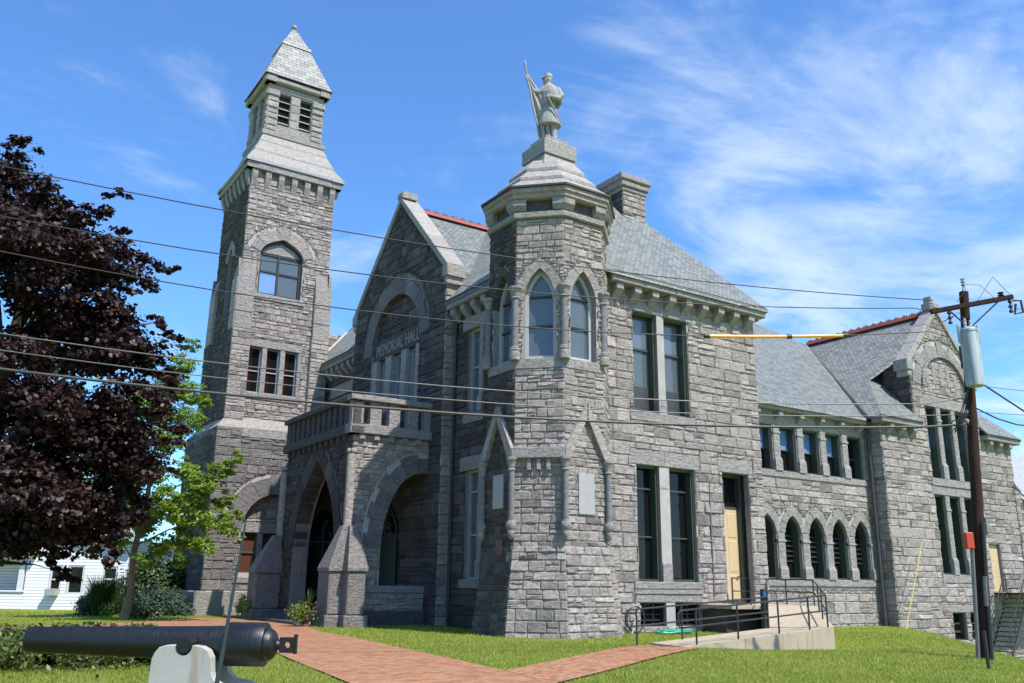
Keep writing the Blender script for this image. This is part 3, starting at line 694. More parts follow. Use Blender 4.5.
# gable returns, coping and kneelers
for sgn, y in ((0, 30.5), (1, 39.6)):
    fr = FS(y) if sgn == 0 else FN(y); u0, u1 = (GX, 18.6) if sgn == 0 else (-18.6, -GX)
    wall('wall', Bd, fr, rect(u0, u1, 0, 14.3), mats=('granite_dark_shaded' if sgn else 'granite', 'mortar', 'granite_trim'))
def coping(parent, fr, uc, za, half, zk, w=.42, th=.24, dpt=.75, kn=.5, finial=False):
    """raking gable coping stones with kneelers at the feet; fr.N faces outwards"""
    for s in (-1, 1):
        mb = MB(); a = (uc, za); b = (uc+s*half, zk); L = math.dist(a, b); dx, dy = (b[0]-a[0])/L, (b[1]-a[1])/L; nx, ny = (-dy*s, dx*s)
        if ny < 0: nx, ny = -nx, -ny
        n = max(3, int(L/1.1))
        for i in range(n):
            p0 = L*i/n+(.0 if i == 0 else .005); p1 = L*(i+1)/n-.005
            q = [(a[0]+dx*t+nx*o, a[1]+dy*t+ny*o) for t, o in ((p0, -.10), (p1, -.10), (p1, th-.06), (p0, th-.06))]
            if i == 0: q[3] = (uc, q[3][1]+ (th*.35)); q[0] = (uc, q[0][1])
            V = [fr.p(u, v, -dpt) for u, v in q]+[fr.p(u, v, .12) for u, v in q]
            mb.mesh(V, [(0, 1, 2, 3), (7, 6, 5, 4), (0, 4, 5, 1), (1, 5, 6, 2), (2, 6, 7, 3), (3, 7, 4, 0)], 0)
        c = mb.build('coping', 'granite_cap', parent, bevel=.02)
        k = MB(); u = uc+s*half; block(k, fr, u-kn*.5*s, u+.20*s, zk-.42, zk+.10, -dpt-.02, .14, 0, .01, .04); block(k, fr, u-kn*.3*s, u+.10*s, zk-.72, zk-.425, -dpt+.05, .09, 0, .01, .04)
        k.build('kneeler', 'granite_cap', parent)
    f = MB(); block(f, fr, uc-.28, uc+.28, za+.1, za+.42, -dpt+.1, .16, 0, .0, .06)
    if finial: block(f, fr, uc-.17, uc+.17, za+.425, za+.78, -dpt*.7, .02, 0, .0, .05)
    f.build('apex_stone', 'granite_cap', parent)
coping(Bd, GW, gc, 19.02, 4.62, 14.35)
MB().tube([W0.p(fx(30.25), .2, .12), W0.p(fx(30.25), 12.3, .12)], .07).build('downpipe', 'gutter', Bd)
MB().tube([W0.p(fx(39.85), .2, .12), W0.p(fx(39.85), 12.3, .12)], .07).build('downpipe', 'gutter', Bd)

# ------------------------------------------------------------ roofs
k = 1.22; ze = 12.78; ex0, ex1, ey0, ey1 = 16.85, 28.4, 23.42, 46.0; rz = 19.2; t = (rz-ze)/k; xr = (ex0+ex1)/2
yA = ey0+(ex1-ex0)/2; zt = ze+k*(ex1-ex0)/2
A0, B0, C0, D0 = (ex0, ey0, ze), (ex1, ey0, ze), (ex1, ey1, ze), (ex0, ey1, ze)
P1, P2 = (xr, yA, zt), (xr, 31.2, zt); P3 = (xr, 32.4, 18.6); P4 = (xr, 46, 18.6)
xa, xb = ex0+(18.6-ze)/k, ex1-(18.6-ze)/k
slab_roof('roof', Bd, [[A0, B0, P1], [A0, P1, P2, (18.0, 31.2, ze+k*(18.0-ex0)), (18.0, 30.55, ze+k*(18.0-ex0)), (ex0, 30.55, ze)], [(18.0, 31.2, ze+k*(18.0-ex0)), P2, (xa, 32.2, 18.6), (xa, 39.5, 18.6), (18.0, 39.5, ze+k*(18.0-ex0))], [(ex0, 39.55, ze), (xa, 39.55, 18.6), (xa, ey1, 18.6), D0], [B0, C0, (xb, ey1, 18.6), (xb, 32.2, 18.6), P2, P1], [P2, (xa, 32.2, 18.6), (xb, 32.2, 18.6)], [(xa, 32.2, 18.6), (xb, 32.2, 18.6), (xb, 46, 18.6), (xa, 46, 18.6)]])
# cross gable roof behind the memorial gable
yr, zr = 35.05, 18.62; h = 4.45; ks = .98
slab_roof('roof', Bd, [[(17.3, yr, zr), (17.3, yr-h, zr-h*ks), (18.1, yr-h, zr-h*ks), (23.4, yr, zr)], [(17.3, yr, zr), (17.3, yr+h, zr-h*ks), (18.1, yr+h, zr-h*ks), (23.4, yr, zr)]])
def cresting(parent, a, b, n, h=.2):
    a, b = Vector(a), Vector(b); u = (b-a).normalized(); s = u.cross(Vector((0, 0, 1))).normalized(); L = (b-a).length; mb = MB()
    V = []
    for t in (0, L):
        for o, z in ((-.16, -.14), (-.05, .06), (.05, .06), (.16, -.14)): V.append(a+u*t+s*o+Vector((0, 0, z)))
    mb.mesh(V, [(0, 1, 5, 4), (1, 2, 6, 5), (2, 3, 7, 6), (0, 3, 2, 1), (4, 5, 6, 7)], 0)
    for i in range(n):
        c = a+u*(L*(i+.5)/n)
        for q, (du, z0, z1, r) in enumerate(((-L/n*.28, .03, h*.75, .05), (0, .03, h, .06), (L/n*.28, .03, h*.75, .05))):
            w = u*r; e = s*.035; p = c+u*du
            V = [p-w-e+Vector((0, 0, z0)), p+w-e+Vector((0, 0, z0)), p+w+e+Vector((0, 0, z0)), p-w+e+Vector((0, 0, z0)), p-w*.5-e+Vector((0, 0, z1)), p+w*.5-e+Vector((0, 0, z1)), p+w*.5+e+Vector((0, 0, z1)), p-w*.5+e+Vector((0, 0, z1))]
            mb.mesh(V, [(0, 1, 5, 4), (1, 2, 6, 5), (2, 3, 7, 6), (3, 0, 4, 7), (4, 5, 6, 7)], 0)
    return mb.build('ridge_tiles', 'red_tile', parent)
cresting(Bd, (17.5, yr, zr+.16), (23.4, yr, zr+.16), 12, .2)
# pale flashing along the gable return and lit end parapet by the tower
MB().prism([(17.0, 30.42, 12.86), (17.0, 30.2, 12.86), (18.3, 30.2, 14.45), (18.3, 30.42, 14.45)], (0, 0, .07)).build('flashing', 'white_paint', Bd)
wall('parapet', Bd, FS(45.9), [(16.9, 12.2), (19.6, 12.2), (19.6, 15.3), (17.6, 15.1), (16.9, 14.4)], size=.9)
MB().prism([(16.9, 45.85, 12.9), (16.9, 45.6, 12.9), (18.9, 45.6, 15.3), (18.9, 45.85, 15.3)], (0, 0, .09)).build('flashing', 'white_paint', Bd)
# chimney
ch = wall('chimney', Bd, FS(26.95), rect(23.6, 24.85, 14.4, 18.3), size=.8)
wall('chimney_side', Bd, FWs(23.6), rect(fx(29.4), fx(26.95), 14, 18.3), size=.8, mats=('granite_dark_shaded', 'mortar_shaded', 'granite_trim'))
wall('chimney_side', Bd, FE(24.85), rect(26.95, 29.4, 14, 18.3), size=.8); wall('chimney_side', Bd, FN(29.4), rect(-24.85, -23.6, 14, 18.3), size=.8)
mb = MB()
for z0, z1, o in ((18.3, 18.5, .08), (18.5, 18.78, .16), (18.78, 19.05, .24)): block(mb, FS(26.95), 23.6-o, 24.85+o, z0+.002, z1, -2.45-o, o, 0, .0, .04)
mb.build('chimney_cap', 'granite_trim', Bd)

# ------------------------------------------------------------ turret
CX, CY = 17.90, 24.62
def octv(a, i): # vertices; face i spans v[i]..v[i+1]; face 0 = south
    th = R(-90-22.5+45*i); r = a/math.cos(R(22.5)); return CX+r*math.cos(th), CY+r*math.sin(th)
def octf(a, i):
    x0, y0 = octv(a, i); x1, y1 = octv(a, i+1); s = math.hypot(x1-x0, y1-y0)
    return Frame(((x0+x1)/2, (y0+y1)/2, 0), (x1-x0, y1-y0, 0)), s
def octring(mb, lev, m=0):
    V = []; n = 8
    for a, z in lev: V += [(*octv(a, i), z) for i in range(8)]
    F = [(l*8+i, l*8+(i+1) % 8, (l+1)*8+(i+1) % 8, (l+1)*8+i) for l in range(len(lev)-1) for i in range(8)]
    F += [tuple(range(7, -1, -1)), tuple(range(len(lev)*8-8, len(lev)*8))]
    mb.mesh(V, F, m)
a2 = 2.0
for i in range(8):
    fr, s = octf(a2, i); h = s/2
    lit = i in (0, 1, 7); mm = ('granite' if i in (0, 1, 7) else 'granite_dark_shaded', 'mortar', 'granite_trim')  # faces away from the sun take the stone with shade in its colour
    if i in (0, 6, 7):
        wu = .47; zs, za = 10.9, 12.05; hp = archpoly(-.56, .56, 8.85, zs, za); arc = arch_curve(-.56, .56, zs, za)
        ve = offcurve(arc, .32)
        niche = ()
        exx = [ve+arc[::-1], rect(-h-.1, h+.1, 8.5, 8.85)]
        wall('turret_wall', Bd, fr, rect(-h, h, 2.6, 13.85), [hp], exx, .30, .72, mats=mm, hmax=.055, ext=.012)
        mb = MB(); voussoirs(mb, fr, arc, .32, .035, 0, 5, (1,), .25); mb.build('arch', mm[0], Bd)
        window(Bd, fr, -.555, .555, 8.86, za-.01, .24, .1, .13, 'sash_paint', arch=zs, bars_h=(.37, .70), bar=.035, gmat='glass_grey', bm=2, name='lancet_window')
        trim('sill', Bd, fr, [(-h+.02, h-.02, 8.5, 8.845, -.3, .05)])
    elif i in (1, 5):
        wall('turret_wall', Bd, fr, rect(-h, h, 2.6, 13.85), size=.72, mats=mm, hmax=.055, ext=.012)
    else:
        wall('turret_wall', Bd, fr, rect(-h, h, 12, 13.85), size=.72, mats=mm, hmax=.055, ext=.012)
# battered base
for i in (0, 1, 5, 6, 7):
    ab = 2.36; x0, y0 = octv(ab, i); x1, y1 = octv(ab, i+1); X0, Y0 = octv(a2+.02, i); X1, Y1 = octv(a2+.02, i+1)
    m0 = Vector(((x0+x1)/2, (y0+y1)/2, 0)); m1 = Vector(((X0+X1)/2, (Y0+Y1)/2, 2.75)); V = (m1-m0); L = V.length
    s0 = math.hypot(x1-x0, y1-y0)/2; s1 = math.hypot(X1-X0, Y1-Y0)/2; fr = TFrame(m0, (x1-x0, y1-y0, 0), V, s0, s1, L)
    wall('turret_base', Bd, fr, rect(-s0, s0, -.1, L), size=.8, mats=(G if i in (0, 1, 7) else 'granite_dark_shaded', 'mortar', 'granite_trim'), hmax=.06, ext=.018)
# columns at the window corners, and lower corbelled shafts
for i in (0, 1, 6, 7):
    x, y = octv(a2+.03, i); column(Bd, x, y, 9.25, 10.95, .13, 'plinth')
    x, y = octv(a2+.12, i); column(Bd, x, y, 3.55, 5.1, .105, 'corbel')
for i in (0, 6):
    fr, s = octf(a2, i); h = s/2+.05
    for sg in (-1, 1):   # little gables over blind tablets
        mb = MB(); q = [(0, 7.35), (0, 6.95), (sg*(h-.17), 5.56), (sg*(h+.02), 5.56), (sg*(h+.02), 5.80)]
        V = [fr.p(u, v, -.02) for u, v in q]+[fr.p(u, v, .19) for u, v in q]; n = 5
        mb.mesh(V, [tuple(range(n)), tuple(range(2*n-1, n-1, -1))]+[(a, (a+1) % n, (a+1) % n+n, a+n) for a in range(n)], 0); mb.build('gablet', 'granite', Bd, bevel=.02)
    if i == 0: trim('tablet', Bd, fr, [(-.32, .34, 3.75, 5.05, .02, .09)], 'tablet_stone', 0, .01)
    else: trim('tablet', Bd, fr, [(-.32, .30, 3.95, 5.05, .0, .075)], 'tablet_stone', 0, .01)
fr, s = octf(a2, 7); h = s/2
trim('string_course', Bd, fr, [(-h-.06, h+.06, 5.5, 5.85, -.02, .2)])
for u in (-.32, 0, .32): trim('corbel', Bd, fr, [(u-.07, u+.07, 5.12, 5.49, -.02, .15)])
fr, s = octf(a2+.06, 6); trim('plaque', Bd, Frame(fr.O, fr.U), [(-.05, .35, 2.45, 2.95, 0, .05)], 'plaque', 0, .01)
mb = MB(); octring(mb, [(2.06, 13.86), (2.14, 13.9), (2.14, 14.08), (2.03, 14.14)]); mb.build('string_course', 'granite_trim', Bd)
mb = MB(); octring(mb, [(1.98, 14.1), (1.98, 14.62)]); mb.build('frieze', 'granite_dark_shaded', Bd)
for i in range(8):
    mb = MB()   # corbel stones wrap each corner
    for (f, sg) in ((i, -1), ((i-1) % 8, 1)):
        fr, s = octf(2.0, f); h = s/2
        V = [fr.p(u, v, d) for u in (sg*(h+.02), sg*(h-.36)) for v, d in ((14.16, -.05), (14.16, .07), (14.34, .20), (14.55, .20), (14.55, -.05))]
        for q in (2, 3): V[q] = fr.p(sg*(h+.11), (14.34, 14.55)[q-2], .20)
        V[1] = fr.p(sg*(h+.03), 14.16, .07)
        mb.mesh(V, [(0, 1, 2, 3, 4), (9, 8, 7, 6, 5)]+[(a, (a+1) % 5, (a+1) % 5+5, a+5) for a in range(5)], 0)
    mb.build('corbel', 'granite_trim', Bd)
mb = MB(); octring(mb, [(2.16, 14.553), (2.24, 14.6), (2.24, 14.74), (2.31, 14.78), (2.31, 14.93)]); mb.build('cornice', 'granite', Bd)
mb = MB(); octring(mb, [(2.33, 14.935), (2.38, 14.95), (2.38, 15.02), (2.33, 15.03)]); mb.build('gutter', 'gutter', Bd)
mb = MB(); octring(mb, [(2.33, 15.035), (1.80, 15.46)]); octring(mb, [(1.82, 15.462), (1.82, 15.58), (1.40, 16.0)]); octring(mb, [(1.42, 16.002), (1.42, 16.12), (1.04, 16.6)])
tc = mb.build('turret_cap', 'granite_cap', Bd)
mb = MB()
def sq(mb, lev, c=(CX, CY)):
    V = [(c[0]+sx*a, c[1]+sy*a, z) for a, z in lev for sx, sy in ((-1, -1), (1, -1), (1, 1), (-1, 1))]
    F = [(l*4+i, l*4+(i+1) % 4, (l+1)*4+(i+1) % 4, (l+1)*4+i) for l in range(len(lev)-1) for i in range(4)]+[(3, 2, 1, 0), tuple(range(len(lev)*4-4, len(lev)*4))]
    mb.mesh(V, F)
sq(mb, [(.86, 16.40), (.66, 16.96)]); sq(mb, [(.74, 16.962), (.74, 17.5), (.72, 17.53)]); sq(mb, [(.52, 17.532), (.52, 17.80), (.5, 17.81)])
mb.build('pedestal', 'granite_cap', Bd)

# ------------------------------------------------------------ wing
YW = 24.85; F1 = FS(YW)
up_ = [(28.72+1.545*i, 28.72+1.545*i+1.08) for i in range(5)]; lo_ = [(28.62+1.55*i, 28.62+1.55*i+1.05) for i in range(5)]
holes = [rect(a, b, 6.33, 8.28) for a, b in up_]+[archpoly(a, b, 1.9, 3.75, 4.5) for a, b in lo_]
arcs = [arch_curve(a, b, 3.75, 4.5) for a, b in lo_]
ex = [rect(28, 36.4, 6.33, 8.9), rect(28, 36.3, 1.6, 1.9), rect(28, 36.3, 6.05, 6.33)]+[offcurve(c, .4)+c[::-1] for c in arcs]+[rect(28.0, 36.15, 1.9, 3.75)]
wall('wall', Bd, F1, rect(27.9, 36.4, -.3, 9.0), holes, ex, .22)
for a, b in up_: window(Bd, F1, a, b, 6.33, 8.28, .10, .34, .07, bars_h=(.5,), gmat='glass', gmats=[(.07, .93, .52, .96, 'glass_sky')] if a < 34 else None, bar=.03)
for a, b in lo_: window(Bd, F1, a, b, 1.9, 4.5, .10, .34, .07, arch=3.75, bars_h=(.28, .36, .44, .52, .60, .68), bar=.018, name='lancet_window')
for i, (a, b) in enumerate(up_): pier(Bd, F1, b+.035, (up_[i+1][0] if i < 4 else b+.46)-.035, 6.33, 8.30, -.22, .07, .55, .05)
for i, (a, b) in enumerate(lo_): pier(Bd, F1, b+.03, (lo_[i+1][0] if i < 4 else b+.46)-.03, 1.9, 3.75, -.22, .07, .5, .05)
for c in arcs: mb = MB(); voussoirs(mb, F1, c, .40, .05, 0, 5, (.8, .8, 1.0), .2); mb.build('arch', 'granite_trim', Bd)
trim('lintel', Bd, F1, [(28+2.1*i+.005, 28+2.1*(i+1)-.005, 8.31, 8.72, -.2, .05) for i in range(4)])
trim('sill', Bd, F1, [(28, 32, 6.06, 6.325, -.2, .08), (32.01, 36.35, 6.06, 6.325, -.2, .08)], rough=.01)
trim('sill', Bd, F1, [(28, 32.4, 1.62, 1.895, -.2, .08), (32.41, 36.35, 1.62, 1.895, -.2, .08)], rough=.01)
cornice(Bd, F1, 28.0, 36.4, 9.06, .42, .2, 6, (.26, .5), corbh=.42)
kw = .83
slab_roof('roof', Bd, [[(28.02, 24.35, 9.13), (35.8, 24.35, 9.13), (41.5, 31.6, 15.12), (38.6, 33.3, 16.5), (28.02, 37.5, 20.0)], [(28.02, 37.5, 20), (38.6, 33.3, 16.5), (41.5, 31.6, 15.12), (41.5, 44, 9.1), (28.02, 48, 12)]], m='slate')
# gable wing
F2 = FS(24.0); ux0, ux1 = 36.3, 47.5; c2 = 41.9
upw = [(40.08, 41.0), (41.36, 42.28), (42.64, 43.56)]; low = [(40.05, 40.92), (41.28, 42.18), (42.54, 43.4)]
bsm = [(40.4, 41.5), (41.85, 42.95)]
dr = rect(44.25, 45.25, 1.47, 3.75)
holes = [rect(a, b, 6.68, 10.2) for a, b in upw]+[rect(a, b, 2.22, 5.9) for a, b in low]+[rect(a, b, -.7, .53) for a, b in bsm]+[dr]
arc = arch_curve(40.05, 43.75, 11.2, 12.85, 8, 'r'); arc_o = offcurve(arc, .85)
ex = [rect(39.9, 43.8, 10.2, 10.75), rect(39.9, 43.75, 5.9, 6.32), rect(39.9, 43.75, 1.85, 2.22), rect(40.2, 43.1, .53, .9), rect(39.9, 43.8, 6.32, 6.68), arc_o+arc[::-1],
      rect(40.05, 43.56, 6.68, 10.2), rect(40.05, 43.4, 2.22, 5.9)]
o2 = [(ux0, -3.5), (ux1, -3.5), (ux1, 9.2), (44.75, 9.2), (44.75, 12.2), (c2, 15.35), (39.05, 12.2), (39.05, 9.2), (ux0, 9.2)]
wall('wall', Bd, F2, o2, holes, ex, .25, 1.12)
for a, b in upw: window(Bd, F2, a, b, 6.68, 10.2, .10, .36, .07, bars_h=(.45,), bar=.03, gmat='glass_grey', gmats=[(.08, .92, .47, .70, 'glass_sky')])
for a, b in low: window(Bd, F2, a, b, 2.22, 5.9, .10, .36, .07, bars_h=(.35, .62, .66), bar=.03)
for a, b in bsm: window(Bd, F2, a, b, -.7, .53, .1, .25, .05, bars_h=(.3, .6), name='basement_window')
for L_, z0, z1 in ((upw, 6.68, 10.2), (low, 2.22, 5.9)):
    for i in (0, 1): pier(Bd, F2, L_[i][1]+.01, L_[i+1][0]-.01, z0, z1, -.25, .03, .75, .06)
trim('mullion', Bd, F2, [(41.51, 41.84, -.7, .53, -.25, .0)])
trim('lintel', Bd, F2, [(39.9, 41.85, 10.205, 10.75, -.2, .04), (41.86, 43.8, 10.205, 10.75, -.2, .04)]); trim('lintel', Bd, F2, [(39.9, 41.85, 5.905, 6.32, -.2, .04), (41.86, 43.75, 5.905, 6.32, -.2, .035)])
trim('sill', Bd, F2, [(39.9, 43.8, 6.325, 6.675, -.2, .08)], rough=.01); trim('sill', Bd, F2, [(39.9, 43.75, 1.85, 2.215, -.2, .07)], rough=.01); trim('lintel', Bd, F2, [(40.2, 43.1, .535, .9, -.2, .03)])
mb = MB(); voussoirs(mb, F2, arc, .80, .05, 0, 13, (1, .75), .05); mb.build('arch', 'granite_trim', Bd)
mb = MB()   # hood mould over the blind arch, with banded stones inside
for (p, q) in zip(arc, arc[1:]):
    V = [F2.p(p[0], p[1], 0), F2.p(q[0], q[1], 0), F2.p(q[0], q[1], .16), F2.p(p[0], p[1], .16)]; a, b = offcurve([p, q], .13)
    V += [F2.p(*a, .0), F2.p(*b, .0), F2.p(*b, .16), F2.p(*a, .16)]; mb.mesh(V, [(0, 1, 2, 3), (3, 2, 6, 7), (7, 6, 5, 4)])
mb.build('hood_mould', 'granite_trim', Bd)
for i in range(5): trim('panel_stone', Bd, F2, [(40.35+i*.62, 40.66+i*.62, 11.35, 11.9+(.55 if 0 < i < 4 else .1), .02, .07)], 'granite_trim')
mb = MB(); block(mb, F2, 44.27, 45.23, 1.48, 3.73, -.2, -.13, 0, 0, .01)
for q in (2.2, 2.95): block(mb, F2, 44.27, 45.23, q, q+.015, -.13, -.122, 0, 0, .001)
d = mb.build('door', 'ply', Bd); d['label'] = 'boarded door in bare plywood'
for i in (0, 1): MB().box((43.98, 23.98, 4.2+1.35*i), (44.08, 23.86, 5.0+1.35*i)).build('shutter', 'green_paint', Bd)
wall('wall', Bd, FWs(36.3), rect(fx(24.9), fx(24.0), -.4, 9.1), size=1.0, mats=('granite', 'mortar', 'granite_trim'))
wall('wall', Bd, FE(47.5), rect(24, 44, -4, 9.2), size=1.5)
# battered corner buttress at the east end
mb = MB(); V = [(47.4, 24.3, -4), (48.9, 24.3, -4), (48.9, 23.85, -4), (47.4, 23.85, -4), (47.4, 24.3, 7.3), (47.62, 24.3, 7.3), (47.62, 23.95, 7.3), (47.4, 23.95, 7.3)]
fb = Frame((0, 23.93, 0), (1, 0, 0)); wall('buttress', Bd, fb, [(47.3, -4), (48.85, -4), (48.3, 2.6), (47.75, 6.6), (47.3, 6.8)], size=1.1)
slab_roof('buttress_cap', Bd, [[(47.3, 23.85, 6.9), (47.8, 23.85, 6.6), (47.8, 24.6, 6.6), (47.3, 24.6, 6.9)]], m='granite_cap')
cornice(Bd, F2, 36.3, 39.05, 9.15, .42, .22, 3, (.3, .5), corbh=.45, u_ext=(.4, 0)); cornice(Bd, F2, 44.75, 47.5, 9.15, .42, .22, 3, (.3, .5), corbh=.45, u_ext=(0, .35))
coping(Bd, F2, c2, 15.35, 2.9, 12.25, finial=True, dpt=.6)
for x, fr in ((39.05, FWs(39.05)), (44.75, FE(44.75))):
    pl = rect(-25.4, -24.0, 9.1, 12.2) if x < 40 else rect(24.0, 25.4, 9.1, 12.2); wall('gable_return', Bd, fr, pl, size=.9, mats=('granite_dark_shaded', 'mortar_shaded', 'granite_trim'))
zE = 9.22; kk = 1.09; X0, X1 = 35.85, 47.95; zR = zE+kk*(X1-X0)/2; cR = (X0+X1)/2
zR = 15.2; kk = (zR-zE)/((X1-X0)/2)
yh = 23.55
hx = 2.35; T0 = (X0+hx, yh+hx*.9, zE+kk*hx); T1 = (X1-hx, yh+hx*.9, zE+kk*hx)
slab_roof('roof', Bd, [[(cR, 24.3, zR), (cR, 31.9, zR), (X0, 24.4, zE), (X0, yh, zE), T0, (39.6, 24.3, zE+kk*(39.6-X0))], [(X0, yh, zE), (39.1, yh, zE), (39.1, T0[1], T0[2]), T0],
    [(cR, 24.3, zR), (cR, 40, zR), (X1, 40, zE), (X1, yh, zE), T1, (44.2, 24.3, zE+kk*(X1-44.2))], [(X1, yh, zE), (44.7, yh, zE), (44.7, T1[1], T1[2]), T1]])
cresting(Bd, (cR, 24.5, zR+.16), (cR, 31.9, zR+.16), 16, .17)
MB().tube([(cR-.03, 31.9, zR-.02), (X0-.02, 24.35, zE+.03)], .10, 5).build('valley_lead', 'granite_dark_shaded', Bd)
MB().tube([(36.1, 24.55, 8.7), (36.1, 24.55, -.1), (36.1, 24.4, -.2)], .075).build('downpipe', 'gutter', Bd)
MB().tube([(X0+.1, 24.3, 9.0), (36.1, 24.55, 8.6)], .09).build('downpipe', 'gutter', Bd)
wall('wall', Bd, FN(44), rect(-47.5, -28, -3, 9), stone=False)
#PART3
# ------------------------------------------------------------ porch
PS, PW = FS(31.5), FWs(13.6); dk = ('granite_dark_shaded', 'mortar_shaded', 'granite_trim'); lt = ('granite', 'mortar', 'granite_trim')  # dk: stone set with shade in its colour; lt: plain granite
arcS = [(16.6-1.65*math.cos(a), 2.8+3.0*math.sin(a)) for a in [math.pi/2*i/12 for i in range(13)]]+[(16.98, 5.78)]
hS = [(16.98, 1.45)]+arcS[::-1]+[(14.95, 1.45)]; oS = offcurve(arcS, .8); oS[-1] = (17.0, 6.6)
wall('porch_wall', Bd, PS, rect(13.6, 17.25, .2, 7.1), [hS], [oS+arcS[::-1], rect(14.5, 17.3, 1.2, 1.45), rect(16.9, 17.3, .2, 7.1)], .6, .75, mats=lt)
mb = MB(); voussoirs(mb, PS, arcS, .77, .05, 0, 8, (1, .78), .5); mb.build('arch', 'granite_rough', Bd)
trim('sill', Bd, PS, [(14.2, 16.9, 1.2, 1.445, -.6, .1)]); trim('plinth', Bd, PS, [(14.2, 16.9, -.1, .55, -.1, .14)], 'granite_dark_shaded', .01)
aY = (fx(37.3), fx(32.7)); acW = arch_curve(*aY, 3.0, 6.4, 8); hW = archpoly(*aY, .35, 3.0, 6.4, 8)
wall('porch_wall', Bd, PW, rect(fx(38.6), fx(31.5), .1, 7.1), [hW], [offcurve(acW, .75)+acW[::-1]], .7, .75, mats=dk)
mb = MB(); voussoirs(mb, PW, acW, .72, .05, 0, 13, (1, .8), .6); mb.build('arch', 'granite_dark_shaded', Bd)
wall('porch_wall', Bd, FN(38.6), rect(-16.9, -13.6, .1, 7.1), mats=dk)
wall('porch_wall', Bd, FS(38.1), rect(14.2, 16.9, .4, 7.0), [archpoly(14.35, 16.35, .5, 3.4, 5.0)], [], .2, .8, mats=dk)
window(Bd, FS(38.1), 14.36, 16.34, .52, 4.98, .1, .15, .12, 'green_paint', arch=3.4, bars_h=(.62,), bars_v=(.5,), name='doorway')
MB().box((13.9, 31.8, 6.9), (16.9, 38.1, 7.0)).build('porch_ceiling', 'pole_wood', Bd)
MB().box((13.3, 31.6, -.1), (16.9, 38.5, .42)).build('porch_floor', 'granite_dark_shaded', Bd)
GD = FWs(16.77); window(Bd, GD, fx(36.3), fx(33.8), .43, 5.0, -.02, .1, .12, 'green_paint', arch=3.6, bars_h=(.6,), bars_v=(.5,), name='doorway')
mb = MB(); block(mb, GD, fx(36.2), fx(33.9), .45, 3.5, -.02, .03, 0, 0, .01); mb.build('door', 'door_green', Bd)
# balustrade: pierced parapet on a corbelled ledge
for fr, u0, u1, mm, n, ext in ((PS, 13.6, 16.9, 'granite_trim', 4, 0), (PW, fx(38.6), fx(31.5), 'granite_dark_shaded', 12, 0)):
    mb = MB(); L = u1-u0; e0, e1 = (.25, 0) if fr is PS else (.25, .25)
    e1 = .0 if fr is PS else .23
    block(mb, fr, u0-e0, u1+e1, 7.12, 7.5, -.3, .23, 0, .004, .03); block(mb, fr, u0-e0-.02, u1+e1+(.02 if e1 else 0), 8.42, 8.64, -.25, .26, 0, .004, .03)
    b = mb.build('balustrade', mm, Bd)
    for i in range(n+1):
        u = u0+.02+(L-.04)*i/n; w = (.24 if fr is PS else .19) if 0 < i < n else .3
        mb = MB(); block(mb, fr, max(u-w, u0-.18), min(u+w, u1+(.18 if e1 else 0)), 7.503, 8.417, -.18, .12, 0, .003, .02); mb.build('baluster', mm, b)
    for i in range(int(L/.62)):
        u = u0+.3+i*.62; mb = MB(); block(mb, fr, u-.12, u+.12, 6.9, 7.115, -.02, .17, 0, .003, .03); mb.build('corbel', mm, b)
# corner buttresses with hipped caps and corner shafts
def buttress(x0, x1, y0, y1, ax, ay, zb=1.95, zt=3.6):
    mb = MB(); f = FS(y0)
    block(mb, f, x0-.12, x1+.12, -.1, .42, -(y1-y0), .12, 0, .01, .05); block(mb, f, x0, x1, .425, zb, -(y1-y0), 0, 0, .012, .05)
    b = [(x0-.06, y0-.06, zb+.004), (x1+.06, y0-.06, zb+.004), (x1+.06, y1, zb+.004), (x0-.06, y1, zb+.004)]
    w = .14; t = [(ax-w, ay-w, zt), (ax+w, ay-w, zt), (ax+w, ay+w, zt), (ax-w, ay+w, zt)]
    b2 = [(p[0], p[1], zb+.12) for p in b]
    mb.mesh(b+b2+t, [(0, 1, 5, 4), (1, 2, 6, 5), (2, 3, 7, 6), (3, 0, 4, 7), (4, 5, 9, 8), (5, 6, 10, 9), (6, 7, 11, 10), (7, 4, 8, 11), (8, 9, 10, 11), (3, 2, 1, 0)], 0)
    mb.build('buttress', 'granite_rough', Bd)
buttress(12.78, 13.56, 31.05, 32.1, 13.40, 31.36); buttress(13.30, 14.0, 30.55, 31.46, 13.62, 31.22)
buttress(12.45, 13.56, 38.3, 39.3, 13.3, 38.6, 1.9, 3.5)
for x, y in ((13.5, 31.38), (13.5, 38.7)):
    c = MB().lathe((x, y, 0), [(.17, 3.4), (.17, 6.3)], 12).build('column', 'granite', Bd)
    for dx, dy in ((-.1, 0), (.08, -.08), (0, -.1)): MB().lathe((x+dx, y+dy, 6.42), [(.02, -.1), (.09, -.06), (.11, 0), (.09, .07), (.02, .1)], 8).build('capital', 'granite_cap', c)
mb = MB()
for i in range(3): mb.box((12.95-.36*i, 32.75-.1*i, -.05), (13.62, 37.25+.1*i, .44-.15*i-.002*i))
mb.build('steps', 'granite_dark_shaded', Bd)

